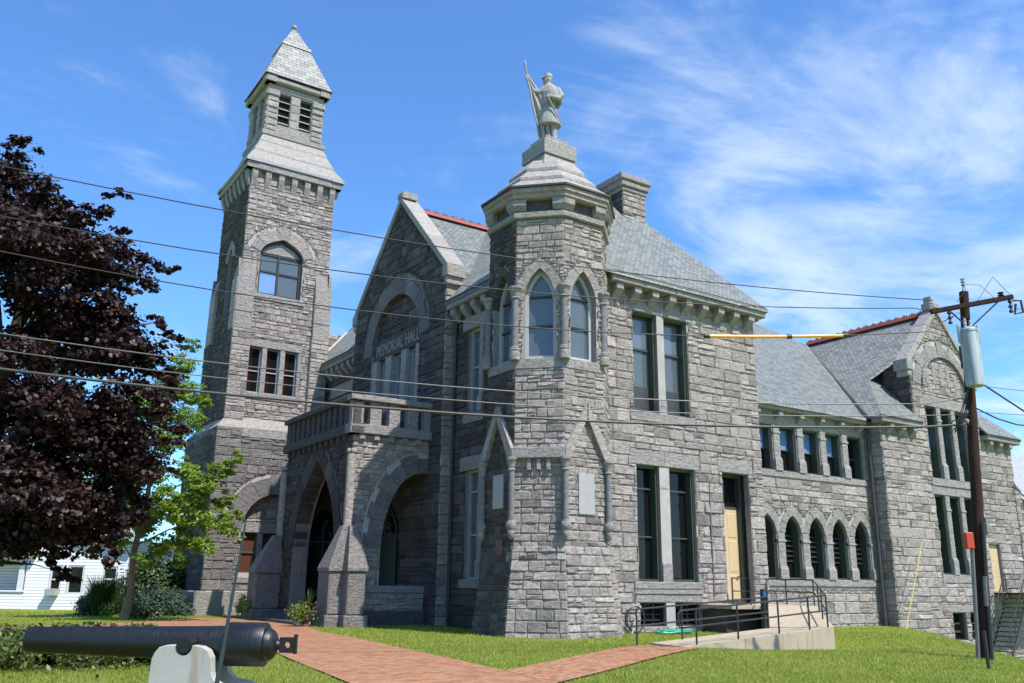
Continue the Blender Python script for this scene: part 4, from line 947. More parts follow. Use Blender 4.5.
# ------------------------------------------------------------ bell tower
TX, TY = 14.6, 46.6
def tface(h): return [(Frame((TX, TY-h, 0), (1, 0, 0)), 'S'), (Frame((TX-h, TY, 0), (0, -1, 0)), 'W'), (Frame((TX, TY+h, 0), (-1, 0, 0)), 'N'), (Frame((TX+h, TY, 0), (0, 1, 0)), 'E')]
o = TX
for fr, s in tface(3.3): trim('tower_plinth', Bd, fr, [(-3.3+1.65*i+.005, -1.65+1.65*i-.005, -.2, 1.1, -.5, .02) for i in range(4)], 'granite_trim', .015, .06)
hb = 2.95
gw0, gw1 = 13.25-TX, 16.55-TX; ga = arch_curve(gw0, gw1, 3.95, 5.75, 8, 'r'); gh = archpoly(gw0, gw1, 1.75, 3.95, 5.75, 8, 'r')
for fr, s in tface(hb):
    if s == 'S':
        wall('tower_wall', Bd, fr, rect(-hb, hb, 1.1, 8.9), [gh], [offcurve(ga, 1.0)+ga[::-1]], .5, mats=('granite_rough', 'mortar', 'granite_trim'), hmax=.06)
        mb = MB(); voussoirs(mb, fr, ga, .95, .06, 0, 9, (1, .9), .5); mb.build('arch', 'granite_rough', Bd)
        f2 = Frame(fr.O-fr.N*.45, fr.U); a = 13.4-TX
        ww = [(a, a+.85), (a+1.1, a+1.95), (a+2.2, a+2.95)]
        wall('tower_wall', Bd, f2, archpoly(gw0-.05, gw1+.05, 1.7, 3.95, 5.85, 8, 'r'), [rect(p, q, 1.95, 3.85) for p, q in ww], [rect(gw0-.1, gw1+.1, 1.7, 4.4)], .12, mats=lt)
        trim('lintel', Bd, f2, [(gw0, gw1, 3.86, 4.35, -.1, .08)])
        trim('mullion', Bd, f2, [(p+.01, q-.01, 1.8, 3.85, -.1, .05) for p, q in ((gw0, a), (a+.85, a+1.1), (a+1.95, a+2.2), (a+2.95, gw1))])
        for p, q in ww: window(Bd, f2, p, q, 1.95, 3.85, .08, .1, .06, 'green_paint', bars_h=(.5,), gmat='glass_brown')
        trim('sill', Bd, fr, [(gw0-.2, gw1+.2, 1.45, 1.745, -.4, .1)])
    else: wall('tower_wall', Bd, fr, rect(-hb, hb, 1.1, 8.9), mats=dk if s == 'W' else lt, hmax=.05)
    trim('string_course', Bd, fr, [(-hb+i*1.475+.005, -hb+(i+1)*1.475-.005, 8.5, 8.9, -.3, .04) for i in range(4)], 'granite_rough' if s in 'SW' else 'granite', .015)
# sloped offset
def sqT(mb, lev): sq(mb, lev, (TX, TY))
mb = MB(); sqT(mb, [(hb+.03, 8.903), (2.5, 9.5)]); mb.build('weathering', 'granite', Bd)
hb = 2.38
for fr, s in tface(hb):
    b0, b1 = 13.12-TX, 15.50-TX; tw = [(12.98-TX, 13.68-TX), (13.95-TX, 14.65-TX), (14.92-TX, 15.62-TX)]
    if s in 'SW':
        if s == 'S':
            bh = archpoly(b0, b1, 16.2, 18.55, 19.45); bc = arch_curve(b0, b1, 18.55, 19.45)
            hs = [bh]+[rect(p, q, 10.9, 13.3) for p, q in tw]
            exx = [offcurve(bc, .75)+bc[::-1], rect(b0-.3, b1+.3, 15.85, 16.2), rect(12.8-TX, 15.8-TX, 13.3, 13.75), rect(12.8-TX, 15.8-TX, 10.5, 10.9), rect(12.8-TX, 15.8-TX, 10.9, 13.3)]
        else:
            b0, b1 = -.45, .55; bh = archpoly(b0, b1, 15.2, 18.5, 19.2); bc = arch_curve(b0, b1, 18.5, 19.2); hs = [bh]; exx = [offcurve(bc, .5)+bc[::-1]]
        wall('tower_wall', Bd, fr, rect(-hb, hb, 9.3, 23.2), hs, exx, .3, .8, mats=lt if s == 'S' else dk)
        mb = MB(); voussoirs(mb, fr, bc, .7 if s == 'S' else .45, .06, 0, 7, (.85, 1), .25); mb.build('arch', 'granite', Bd)
        if s == 'S':
            w = window(Bd, fr, b0, b1, 16.2, 19.43, .18, .1, .13, 'dark_metal', arch=18.55, bars_h=(.42, .72), bars_v=(.46,), bar=.05, gmat='glass_grey', gmats=[(.05, .43, .04, .40, 'glass_sky')], name='belfry_window')
            MB().prism([fr.p(u, v, -.24) for u, v in archpoly(b0+.12, b1-.12, 18.6, 18.7, 19.25)], fr.N*.05).build('tympanum', 'granite_trim', w)
            trim('sill', Bd, fr, [(b0-.25, b1+.25, 15.9, 16.19, -.2, .1)], 'granite_cap')
            for p, q in tw: window(Bd, fr, p, q, 10.9, 13.3, .16, .12, .06, 'grey_paint', bars_h=(.48,), bar=.03, gmat='glass', gmats=[(.05, .42, .03, .97, 'stained_glass')])
            trim('mullion', Bd, fr, [(tw[i][1]+.01, tw[i+1][0]-.01, 10.9, 13.3, -.3, .04) for i in (0, 1)]+[(12.8-TX, tw[0][0]-.01, 10.9, 13.3, -.3, .04), (tw[2][1]+.01, 15.8-TX, 10.9, 13.3, -.3, .04)])
            trim('lintel', Bd, fr, [(12.8-TX, 15.8-TX, 13.305, 13.7, -.2, .05)]); trim('sill', Bd, fr, [(12.8-TX, 15.8-TX, 10.55, 10.895, -.3, .07)])
            trim('belt_stone', Bd, Frame((TX, TY-2.95, 0), (1, 0, 0)), [(12.85-TX, 15.1-TX, 8.48, 8.96, -.1, .07)], 'granite_cap')
        else: window(Bd, fr, b0, b1, 15.2, 19.18, .25, .1, .1, 'dark_metal', arch=18.5)
    else: wall('tower_wall', Bd, fr, rect(-hb, hb, 9.3, 23.2), size=1.2, mats=lt)
    # clasping buttresses: wide below, pale dressed quoins above, sloped tops
    for sg in (-1, 1):
        ua, ub = sorted((sg*(hb+.2), sg*(hb-.72)))
        f3 = Frame(fr.O+fr.N*.22, fr.U)
        wall('buttress', Bd, f3, rect(ua, ub, 9.1, 14.1), size=.85, mats=lt if s == 'S' else dk, hmax=.04)
        mb = MB()
        for z0, z1 in ((14.1, 15.0), (15.01, 15.9), (15.91, 16.9)): block(mb, f3, ua, ub-(.0), z0, z1, -.2, .02, 0, .008, .04)
        z0 = 16.91; V = [f3.p(u, v, d) for u in (ua, ub) for v, d in ((z0, -.22), (z0, .0), (z0+1.1, -.22))]
        mb.mesh(V, [(0, 1, 2), (5, 4, 3), (1, 4, 5, 2), (0, 3, 4, 1)], 0)
        mb.build('quoin_stones', 'granite_trim' if s == 'S' else 'granite', Bd)
    # corbel table
    c = trim('cornice', Bd, fr, [(-2.72+i*1.36+.004, -2.72+(i+1)*1.36-.004, 23.1, 23.45, -.3, 2.72-hb) for i in range(4)], 'granite_trim')
    for i in range(7):
        u = -hb+.16+i*(2*hb-.32)/6; m = MB(); V = [fr.p(x, y, d) for x in (u-.16, u+.16) for y, d in ((23.095, -.02), (23.095, .27), (22.75, .25), (22.2, .05), (22.2, -.02))]
        m.mesh(V, [(0, 1, 2, 3, 4), (9, 8, 7, 6, 5)]+[(i_, i_+5, (i_+1) % 5+5, (i_+1) % 5) for i_ in range(5)], 0); m.build('corbel', 'granite_trim', c, bevel=.02)
    mb = MB(); block(mb, fr, -2.82, 2.82, 23.453, 23.6, -.3, 2.8-hb, 0, 0, .03); mb.build('cornice', 'lead', Bd)
mb = MB(); sqT(mb, [(2.78, 23.603), (2.74, 23.7), (2.32, 24.35)]); sqT(mb, [(2.3, 24.353), (2.3, 24.46), (1.98, 25.15)]); sqT(mb, [(1.96, 25.153), (1.96, 25.25), (1.78, 25.7)]); sqT(mb, [(1.80, 25.703), (1.84, 25.75), (1.84, 26.0), (1.72, 26.06)])
mb.build('tower_cap', 'granite_cap', Bd)
hb = 1.62
for fr, s in tface(hb):
    ow = [(-1.0, -.30), (.26, .96)]; m_ = 'granite_cap' if s in 'SE' else 'granite_dark_shaded'
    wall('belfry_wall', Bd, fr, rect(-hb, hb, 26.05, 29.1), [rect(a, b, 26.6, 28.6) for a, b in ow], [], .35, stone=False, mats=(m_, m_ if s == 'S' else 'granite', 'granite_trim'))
    mb = MB()
    for u0, u1 in ((-hb-.05, -1.02), (.98, hb+.05)):
        z = 26.1
        while z < 28.3: h = random.choice((.34, .42)); block(mb, fr, u0, u1, z, z+h-.02, -.1, random.uniform(.05, .12), 0, .02, .07); z += h
    for z in (26.1, 26.6, 27.1, 27.6, 28.1): block(mb, fr, -.28, .24, z, z+.48, -.1, .03, 0, .006, .03)
    block(mb, fr, -hb-.1, -.99, 28.3, 28.66, -.1, .14, 0, .01, .05); block(mb, fr, .97, hb+.1, 28.3, 28.66, -.1, .14, 0, .01, .05)
    block(mb, fr, -hb-.02, hb+.02, 28.67, 29.05, -.1, .05, 0, .01, .04); mb.build('belfry_stones', 'granite_cap' if s in 'SE' else 'granite', Bd)
    for a, b in ow:
        MB().poly([fr.p(u, v, -.36) for u, v in rect(a, b, 26.6, 28.6)]).build('opening_back', 'dark_metal', Bd)
        for z in (26.75, 27.2, 27.65, 28.1): mb = MB(); V = [fr.p(u, v, d) for u in (a, b) for v, d in ((z+.16, -.3), (z+.19, -.3), (z+.03, -.08), (z, -.08))]; mb.mesh(V, [(0, 1, 2, 3), (7, 6, 5, 4), (0, 4, 5, 1), (1, 5, 6, 2), (2, 6, 7, 3), (3, 7, 4, 0)]); mb.build('louvre', 'lead', Bd)
    trim('cornice', Bd, fr, [(-1.95, 1.95, 29.06, 29.42, -.3, 1.93-hb)], 'granite_cap', .02, .08)
mb = MB(); sqT(mb, [(1.99, 29.43), (2.02, 29.46), (2.0, 29.5)]); mb.build('gutter', 'gutter', Bd)
mb = MB(); sqT(mb, [(1.97, 29.5), (.74, 32.65)]); mb.build('tower_roof', 'slate_pale', Bd)
mb = MB(); sqT(mb, [(.92, 32.35), (.84, 32.6), (.76, 32.65), (.12, 34.0)]); mb.build('spire_cap', 'slate_pale', Bd)
MB().lathe((TX, TY, 34.0), [(.1, -.1), (.12, .02), (.08, .06), (.15, .14), (.18, .24), (.14, .34), (.04, .4)], 12).build('finial', 'granite_trim', Bd)

# ------------------------------------------------------------ soldier statue on the turret
def ring_loft(mb, rings, m=0, n=14):
    """rings: (centre, rx, ry, heading) horizontal ellipses"""
    V = []
    for c, rx, ry, h in rings:
        for k in range(n):
            q = 2*math.pi*k/n; x, y = rx*math.cos(q), ry*math.sin(q); V.append((c[0]+x*math.cos(h)-y*math.sin(h), c[1]+x*math.sin(h)+y*math.cos(h), c[2]))
    F = [(i*n+k, i*n+(k+1) % n, (i+1)*n+(k+1) % n, (i+1)*n+k) for i in range(len(rings)-1) for k in range(n)]+[tuple(range(n-1, -1, -1)), tuple(range((len(rings)-1)*n, len(rings)*n))]
    mb.mesh(V, F, m, True)
def statue():
    bz = 17.81; T = thing_at('soldier_statue', 'stone soldier statue in a caped greatcoat with flag and sword on top of the turret', 'statue', (CX, CY, bz))
    # local axes: r = towards picture right, f = facing (towards picture left and slightly to the viewer)
    rx = Vector((.834, -.552, 0)); vw = Vector((-.552, -.834, 0))
    def P(a, z, d=0.): return Vector((CX, CY, bz))+rx*a+vw*d+Vector((0, 0, z))
    hd = math.atan2(rx.y, rx.x)
    mb = MB(); rl = lambda L: ring_loft(mb, [(P(a, z, d), x, y, hd) for a, z, d, x, y in L])
    rl([(-.22, 0, -.10, .17, .10), (-.22, .08, -.10, .16, .10), (-.17, .14, -.1, .1, .1), (-.15, .5, -.08, .115, .12), (-.1, .85, -.06, .15, .15), (-.06, 1.1, -.04, .16, .16)])
    rl([(.13, 0, .1, .15, .10), (.14, .08, .1, .15, .10), (.17, .14, .08, .1, .1), (.16, .5, .06, .115, .12), (.12, .85, .04, .15, .15), (.08, 1.1, .02, .16, .16)])
    rl([(.03, .64, 0, .40, .35), (.02, .68, 0, .41, .355), (.0, 1.1, 0, .31, .28), (-.0, 1.42, 0, .245, .22), (-.02, 1.6, 0, .265, .23), (-.02, 1.95, 0, .30, .235), (-.01, 2.15, 0, .27, .2), (-.0, 2.25, 0, .15, .13), (-.0, 2.32, 0, .1, .1)])
    # cape over shoulders
    rl([(.12, 1.58, -.04, .33, .33), (.12, 1.62, -.04, .345, .34), (.08, 1.95, -.02, .345, .31), (.04, 2.16, 0, .27, .23), (0, 2.3, 0, .13, .12)])
    # head, beard, nose
    rl([(-.05, 2.28, 0, .07, .07), (-.07, 2.34, 0, .12, .10), (-.06, 2.42, 0, .145, .12), (-.04, 2.52, 0, .15, .125), (-.03, 2.60, 0, .14, .12)])
    rl([(-.13, 2.22, .0, .03, .04), (-.13, 2.3, 0, .07, .07), (-.14, 2.38, 0, .07, .075)]); mb.tube([P(-.17, 2.50, 0), P(-.215, 2.44, 0), P(-.17, 2.42, 0)], [.02, .035, .02], 6)
    mb.tube([P(-.03, 2.5, .12), P(-.02, 2.44, .125)], [.03, .025], 6)
    # raised arm to the staff, bent arm to the sword
    mb.tube([P(-.16, 2.08, .05), P(-.38, 1.93, .06), P(-.50, 1.98, .05), P(-.66, 2.22, .04)], [.13, .11, .095, .06], 10)
    for i in range(4): mb.tube([P(-.64, 2.20+.035*i, .07), P(-.72, 2.215+.035*i, .075), P(-.75, 2.22+.035*i, .03), P(-.71, 2.22+.035*i, -.01)], [.022, .022, .02, .017], 6)
    mb.tube([P(-.63, 2.2, .03), P(-.68, 2.28, -.0), P(-.73, 2.31, .01)], [.026, .024, .018], 6)
    mb.tube([P(.28, 2.08, .06), P(.42, 1.78, .14), P(.30, 1.60, .26), P(.08, 1.62, .33), P(-.04, 1.66, .32)], [.13, .12, .10, .08, .06], 10)
    for i in range(4): mb.tube([P(-.02-.0*i, 1.70-.035*i, .36), P(-.09, 1.71-.035*i, .37), P(-.11, 1.70-.035*i, .33), P(-.08, 1.69-.035*i, .30)], [.023, .022, .02, .016], 6)
    b = mb.build('figure', 'statue_stone', T); r = b.modifiers.new('remesh', 'REMESH'); r.mode = 'VOXEL'; r.voxel_size = .022; r.use_smooth_shade = True
    s = b.modifiers.new('smooth', 'SMOOTH'); s.factor = .5; s.iterations = 2
    mb = MB(); L = [(-.04, 2.57, .0, .155, .135), (-.03, 2.6, 0, .155, .135), (-.02, 2.68, 0, .14, .12), (-.04, 2.73, 0, .11, .1), (-.04, 2.745, 0, .05, .05)]; ring_loft(mb, [(P(a, z, d), x, y, hd) for a, z, d, x, y in L])
    ring_loft(mb, [(P(-.19, 2.545, 0), .08, .10, hd), (P(-.17, 2.58, 0), .08, .1, hd)]); mb.build('cap', 'statue_stone', T)
    # flag staff and hanging flag with folds
    MB().tube([P(-.30, .02, .02), P(-.66, 2.2, .04), P(-.86, 3.05, .05)], .03, 8).build('flag_staff', 'statue_stone', T)
    MB().lathe(P(-.86, 3.03, .05), [(.02, 0), (.05, .06), (.03, .14), (.004, .26)], 6).build('spearhead', 'statue_stone', T)
    mb = MB(); V = []; nn = 18; rows = 14
    for j in range(rows):
        t = j/(rows-1); z = 2.62-2.52*t; a0 = -.78+.50*t; wd = .07+.46*math.sin(min(1, t*1.25)*math.pi*.6)
        for i in range(nn):
            q = i/(nn-1); f = math.sin(q*math.pi*5+t*3)*.055*(.3+t)
            V.append(P(a0-.05+wd*q+.02*math.sin(t*9+q*4), z+.04*q-.10*abs(q-.5)*(t > .9), .06+f))
    F = [(j*nn+i, j*nn+i+1, (j+1)*nn+i+1, (j+1)*nn+i) for j in range(rows-1) for i in range(nn-1)]
    mb.mesh(V, F, 0, True); fl = mb.build('flag', 'statue_stone', T); so_ = fl.modifiers.new('solid', 'SOLIDIFY'); so_.thickness = .035
    mb = MB(); mb.tube([P(-.08, 1.72, .36), P(-.03, 1.55, .37), P(.22, 1.05, .30), P(.42, .68, .20)], [.03, .03, .028, .014], 8); sw = mb.build('sword', 'statue_stone', T)
    MB().tube([P(-.13, 1.64, .37), P(.03, 1.60, .37)], .024, 6).build('hilt_guard', 'statue_stone', sw)
    mb = MB(); mb.tube([P(.26, 1.58, -.2), P(.31, 1.5, -.1), P(.31, 1.48, .0)], [.06, .08, .06], 8); mb.build('pouch', 'statue_stone', T)
    T.scale = (1.1, 1.1, 1.1)
    MB().prism([P(-.38, -.0, -.3), P(.34, 0, -.3), P(.34, 0, .3), P(-.38, 0, .3)], (0, 0, .03)).build('base', 'statue_stone', T)
statue()
#PART4
def GP(px, py): d = (fw+r2*((px-512)/880)-u2*((py-341.5)/880)); return Vector((0, 0, 1.6))+d*(-1.6/d.z)
# ------------------------------------------------------------ entrance ramp with railings
def rail(mb, pts, r=.024): mb.tube(pts, r, 8)
rz_ = lambda x: max(0., min(.42, (x-17.5)*.0735))
Rp = thing_at('entrance_ramp', 'pale concrete wheelchair ramp that rises and turns back to the side door', 'ramp', (22, 19, 0))
mb = MB(); a0, a1, y0, y1 = 17.3, 23.5, 17.75, 19.25
mb.mesh([(a0, y0, .045), (a1, y0, .44), (a1, y1, .44), (a0+.2, y1, .055), (a0, y0, -.8), (a1, y0, -.8), (a1, y1, -.8), (a0+.2, y1, -.8)], [(0, 1, 2, 3), (4, 5, 1, 0), (5, 6, 2, 1), (6, 7, 3, 2), (7, 4, 0, 3)], 0)
mb.build('slab', 'concrete', Rp)
Q = [(22.3, 19.253, .40), (23.503, 17.75, .44), (27.9, 21.7, .93), (25.95, 22.35, .95)]
mb = MB(); mb.mesh(Q+[(p[0], p[1], -.8) for p in Q], [(0, 1, 2, 3), (4, 5, 1, 0), (5, 6, 2, 1), (6, 7, 3, 2), (7, 4, 0, 3)], 0); mb.build('slab', 'concrete', Rp)
mb = MB(); mb.prism([(24.15, 22.36, .82), (27.9, 21.9, .82), (27.9, 23.9, .82), (24.15, 23.9, .82)], (0, 0, .13)); mb.box((27.7, 22.0, -.5), (27.88, 23.9, .819)); mb.build('landing', 'concrete', Rp); MB().box((24.25, 22.75, -.3), (25.9, 23.9, .815)).build('underside_dark', 'gutter', Rp, bevel=.02)  # dark box stands in for the darkness under the open-fronted landing
def railing(name, pts, posts, top=.92, mid=.48, loop=None):
    mb = MB()
    T_ = [Vector((x, y, z+top)) for x, y, z in pts]; M_ = [Vector((x, y, z+mid)) for x, y, z in pts]
    if loop:
        d = (T_[0]-T_[1]).normalized()*loop; s = T_[0]+d; e = M_[0]+d
        rail(mb, [M_[0], e-d*.15+Vector((0, 0, -.0)), e+Vector((0, 0, .08)), s-Vector((0, 0, .08)), s-d*.15, T_[0]])
    rail(mb, T_); rail(mb, M_)
    r = mb.build(name, 'dark_metal', Rp)
    for x, y, z in posts: MB().tube([(x, y, z-.02), (x, y, z+top)], .026, 8).build('post', 'dark_metal', r)
railing('railing', [(17.75, 17.84, .06), (20.9, 17.84, .27), (23.35, 17.84, .44)], [(17.85, 17.84, .06), (19.45, 17.84, .17), (21.15, 17.84, .29), (22.5, 17.84, .38), (23.35, 17.84, .44)], loop=.55)
railing('railing', [(16.9, 19.15, .03), (22.3, 19.2, .36)], [(16.9, 19.15, .03), (18.6, 19.15, .12), (22.3, 19.2, .36)], loop=.4)
railing('railing', [(22.35, 19.35, .40), (25.95, 22.28, .93), (24.25, 22.4, .95)], [(25.9, 22.28, .93), (24.25, 22.4, .95), (25.1, 22.35, .95)])
railing('railing', [(23.42, 17.9, .44), (27.8, 21.75, .93), (27.8, 23.85, .95)], [(24.9, 19.2, .6), (26.3, 20.4, .77), (27.8, 21.75, .93), (27.8, 23.0, .95)])
mb = MB(); mb.box((22.18, 19.22, .36), (22.34, 19.38, 1.52)); p = mb.build('gate_post', 'guard_green', Rp, bevel=.02); MB().tube([(22.17, 19.2, 1.30), (22.17, 19.2, 1.44)], .045).build('sticker_box', 'blue_paint', p)
# garden hose
mb = MB(); pts = []
for i in range(120):
    q = i*.42; r = .55+.12*math.sin(i*.31); pts.append((21.9+r*math.cos(q)*1.1+.004*i*.4, 23.0+r*math.sin(q)*.55, .06+.0006*i+.02*math.sin(i)))
mb.tube(pts, .022, 6); tag(mb.build('garden_hose', 'hose_green'), 'teal garden hose lying in a loose coil below the basement windows', 'hose')
Rl = thing_at('hose_reel', 'dark hose reel leaning on the wall left of the basement windows', 'hose reel', (20.7, 23.4, 0))
mb = MB(); mb.tube([(20.7+.42*math.cos(q/12*2*math.pi)*.8, 23.5-.25*math.cos(q/12*2*math.pi)*.3, .48+.42*math.sin(q/12*2*math.pi)) for q in range(13)], .03, 6); mb.build('ring', 'dark_metal', Rl)
mb = MB(); mb.tube([(20.35, 23.3, .02), (20.7, 23.5, .48), (21.05, 23.6, .9)], .025, 6); mb.build('stand', 'grey_paint', Rl)

# ------------------------------------------------------------ fire stairs at the far end
St = thing_at('iron_stairs', 'black iron stairs and landing outside the boarded door at the far right', 'stairs', (45.5, 22.5, -1.5))
MB().box((44.1, 22.35, 1.36), (47.2, 23.95, 1.44)).build('landing', 'pole_wood', St)
mb = MB()
for i in range(12): mb.box((44.1-.17*i, 22.35, 1.16-.21*i), (43.88-.17*i, 23.3, 1.20-.21*i))
mb.build('treads', 'dark_metal', St)
for y in (22.33, 23.32):
    MB().tube([(44.12, y, 1.36), (42.0, y, -1.3)], .05, 6).build('stringer', 'dark_metal', St)
    mb = MB(); mb.tube([(44.12, y, 2.36), (42.0, y, -.3)], .028, 6); mb.tube([(44.12, y, 1.9), (42.0, y, -.76)], .016, 6)
    for i in range(5): mb.tube([(44.12-.53*i, y, 1.36-.665*i), (44.12-.53*i, y, 2.36-.665*i)], .018, 6)
    mb.build('handrail', 'dark_metal', St)
mb = MB(); mb.tube([(44.15, 22.38, 2.4), (47.2, 22.38, 2.4), (47.2, 23.9, 2.4)], .028, 6); mb.tube([(44.15, 22.38, 1.6), (47.2, 22.38, 1.6)], .02, 6)
for i in range(20): mb.tube([(44.15+i*.15, 22.38, 1.44), (44.15+i*.15, 22.38, 2.4)], .014, 5)
mb.build('handrail', 'dark_metal', St)
for x in (44.2, 45.6, 47.1): MB().tube([(x, 22.42, 1.36), (x, 22.42, -3)], .05, 6).build('leg', 'dark_metal', St)
mb = MB()
for i in range(7): mb.tube([(44.2, 22.42, 1.0-.45*i), (47.1, 22.42, 1.0-.45*i)], .018, 5)
mb.build('brace_bars', 'dark_metal', St)

# ------------------------------------------------------------ utility pole
PA, PB = Vector((21.95, 12.33, -.6)), Vector((22.47, 11.98, 9.3)); vd = Vector((-.553, -.833, 0)); rd = Vector((.834, -.552, 0))
def pp(z, a=0., d=0.): t = (z-PA.z)/(PB.z-PA.z); return PA.lerp(PB, t)+rd*a+vd*d
Up = thing_at('utility_pole', 'dark brown wooden utility pole with crossarm and grey transformer before the gabled wing', 'utility pole', tuple(pp(0)))
mb = MB(); mb.tube([pp(-.6), pp(2), pp(5), pp(9.28)], [.145, .14, .13, .115], 14); mb.build('pole', 'pole_wood', Up)
cl, cr = Vector((21.55, 12.52, 8.63)), Vector((23.25, 11.22, 9.03)); cd = (cr-cl).normalized(); cs = cd.cross(Vector((0, 0, 1))).normalized(); cu = cs.cross(cd)
off = cs*.2 if cs.dot(vd) > 0 else -cs*.2
mb = MB(); q = [cl+off+cs*a+cu*b for a, b in ((-.06, -.06), (.06, -.06), (.06, .06), (-.06, .06))]; mb.prism(q, cr-cl); mb.build('crossarm', 'pole_wood', Up, bevel=.01)
MB().tube([pp(8.2)+off, cl.lerp(cr, .82)+off-cu*.05], .02, 6).build('brace', 'dark_metal', Up); MB().tube([pp(8.2)+off, cl.lerp(cr, .22)+off-cu*.05], .02, 6).build('brace', 'dark_metal', Up)
tp = pp(8.1, -.14, .38); mb = MB(); mb.lathe((tp.x, tp.y, 6.62), [(.18, -.02), (.21, 0), (.222, .12), (.222, 1.42), (.237, 1.43), (.237, 1.48), (.21, 1.50), (.12, 1.56), (.02, 1.57)], 18); tr = mb.build('transformer', 'grey_steel', Up)
for a, d in ((-.12, .1), (.1, -.05)): MB().lathe(tuple(tp+rd*a+vd*d+Vector((0, 0, 0))), [(.04, .0), (.05, .06), (.03, .1), (.05, .14), (.03, .19), (.045, .23), (.02, .3)], 8).build('bushing', 'grey_paint', tr)
for s in (-.25, .25): MB().lathe(tuple(tp+rd*s+Vector((0, 0, -.15))), [(.03, -.2), (.045, -.15), (.045, .25), (.03, .3)], 8).build('arrester', 'grey_paint', tr)
MB().box((tp.x+.05, tp.y+.18, 7.15), (tp.x+.16, tp.y+.34, 7.75)).build('bracket', 'dark_metal', tr)
def insul(p, up_=1, n=3, h=.24, r=.06, m='grey_paint'):
    pr = []
    for i in range(n): pr += [(r*.45, h*i/n), (r, h*(i+.35)/n), (r, h*(i+.6)/n), (r*.45, h*(i+.75)/n)]
    return MB().lathe(tuple(p), [(a, b*up_) for a, b in pr], 9).build('insulator', m, Up)
insul(pp(9.45)); MB().tube([pp(9.1, -.05), pp(9.48)], .015, 6).build('ridge_pin', 'dark_metal', Up)
insul(cl+off+Vector((0, 0, .06))); insul(cr+off+cd*-.3+Vector((0, 0, .06)), 1, 2, .14, .08, 'pole_wood')
for t in (.22, .96): insul(cl.lerp(cr, t)+off-Vector((0, 0, .06)), -1, 3, .4, .055, 'dark_metal')
cutout = MB(); p0 = cr+off-Vector((0, 0, .1)); cutout.tube([p0, p0+rd*.2, p0+rd*.22-Vector((0, 0, .32)), p0-Vector((0, 0, .38)), p0+rd*.05-Vector((0, 0, .1))], .03, 6); cutout.build('fuse_cutout', 'dark_metal', Up)
for pts in ([pp(8.9, -.35, .3), pp(9.25, -.1, .3), pp(9.5)], [pp(9.5), pp(9.45, .4, .1), cl.lerp(cr, .8)+off], [cl.lerp(cr, .55)+off, pp(9.65, .7, .2), pp(9.3, 1.0, .2), cr+off], [tp+Vector((0, 0, .25)), pp(8.6, -.4, .4), cl.lerp(cr, .2)+off-cu*.3]):
    MB().tube(pts, .008, 5).build('jumper', 'wire_black', Up)
for i, (z, l) in enumerate(((6.1, 'a'), (6.0, 'b'), (5.9, 'c'))): MB().tube([pp(6.62, -.2, .35), pp(z-.3, -.35-.1*i, .3), pp(5.35+.1*i, -.7+.2*i, .1), pp(5.75, -.55+.1*i, .1), pp(5.9, -.15, .15)], .014, 5).build('drop_loop', 'wire_black', Up)
for z in (6.4, 5.95, 5.7): MB().lathe(tuple(pp(z, -.16, .08)), [(.02, 0), (.05, .03), (.05, .08), (.02, .11)], 8).build('insulator', 'grey_paint', Up)
mb = MB(); mb.box((-.10, -.09, 0), (.10, .09, .40)); b = [Vector(v) for v in mb.v]; mb.v = [pp(2.55, -.32, .12)+rd*v.x+vd*v.y+Vector((0, 0, v.z)) for v in b]; mb.build('alarm_box', 'red_box', Up, bevel=.02)
MB().tube([pp(-.3, -.26, .1), pp(2.6, -.25, .1)], .05, 8).build('conduit', 'wire_grey', Up)
MB().tube([pp(-.2, .02, .19), pp(3.2, .02, .17)], .05, 8).build('conduit', 'dark_metal', Up)
MB().tube([pp(1.2, -.02, .175), pp(1.9, -.02, .175)], .06, 8).build('band', 'wire_grey', Up)
gm = MB(); gp = GP(989, 669); gm.tube([gp-Vector((0, 0, .3)), gp+Vector((-.02, 0, .75))], .038, 8); tag(gm.build('marker_post', 'dark_metal'), 'thin black marker post in the grass below the utility pole', 'post')

# ------------------------------------------------------------ overhead wires
LA, LB = Vector((22.2, 12.0, 0)), Vector((.5, 20, 0))
def wire(name, label, co_, s0, s1, r, m='wire_black', end=None, n=40, group='overhead wires crossing in front of the hall'):
    pts = []
    for i in range(n+1):
        s = s0+(s1-s0)*i/n; p = LA.lerp(LB, s); sc = min(s, 1.25); p.z = co_[0]*sc*sc+co_[1]*sc+co_[2]+(s-sc)*(2*co_[0]*sc+co_[1])*.6; pts.append(p)
    if end is not None: pts[0] = Vector(end)
    return tag(MB().tube(pts, r, 6).build(name, m), label, 'wire', group)
cW = dict(w1=(1.911, -.953, 8.963), w2=(2.569, -2.567, 8.815), w3=(3.283, -3.421, 8.205), w4=(2.066, -1.953, 6.235), w5=(1.956, -1.872, 5.925), w6=(1.757, -1.764, 5.633))
wire('power_line', 'topmost overhead wire, crossing the tower just under its cornice', cW['w1'], .0, 2.4, .013, end=pp(9.0, -.9, .1))
wire('power_line', 'second overhead wire from the top, crossing the tall tower window', cW['w2'], .0, 2.4, .013, end=cl+off)
w3 = wire('power_line', 'third overhead wire, sleeved in yellow plastic beside the utility pole', cW['w3'], .05, 2.4, .013)
pts = []
for i in range(13): s = .155+.165*i/12; p = LA.lerp(LB, s); p.z = 3.283*s*s-3.421*s+8.205; pts.append(p)
MB().tube(pts, .042, 8).build('line_guard', 'yellow_plastic', w3)
for i in (0, 5, 12): MB().tube([pts[i], pts[i]+(pts[max(0, i-1)]-pts[min(12, i+1)]).normalized()*.12], .062, 8).build('guard_joint', 'wire_black', w3)
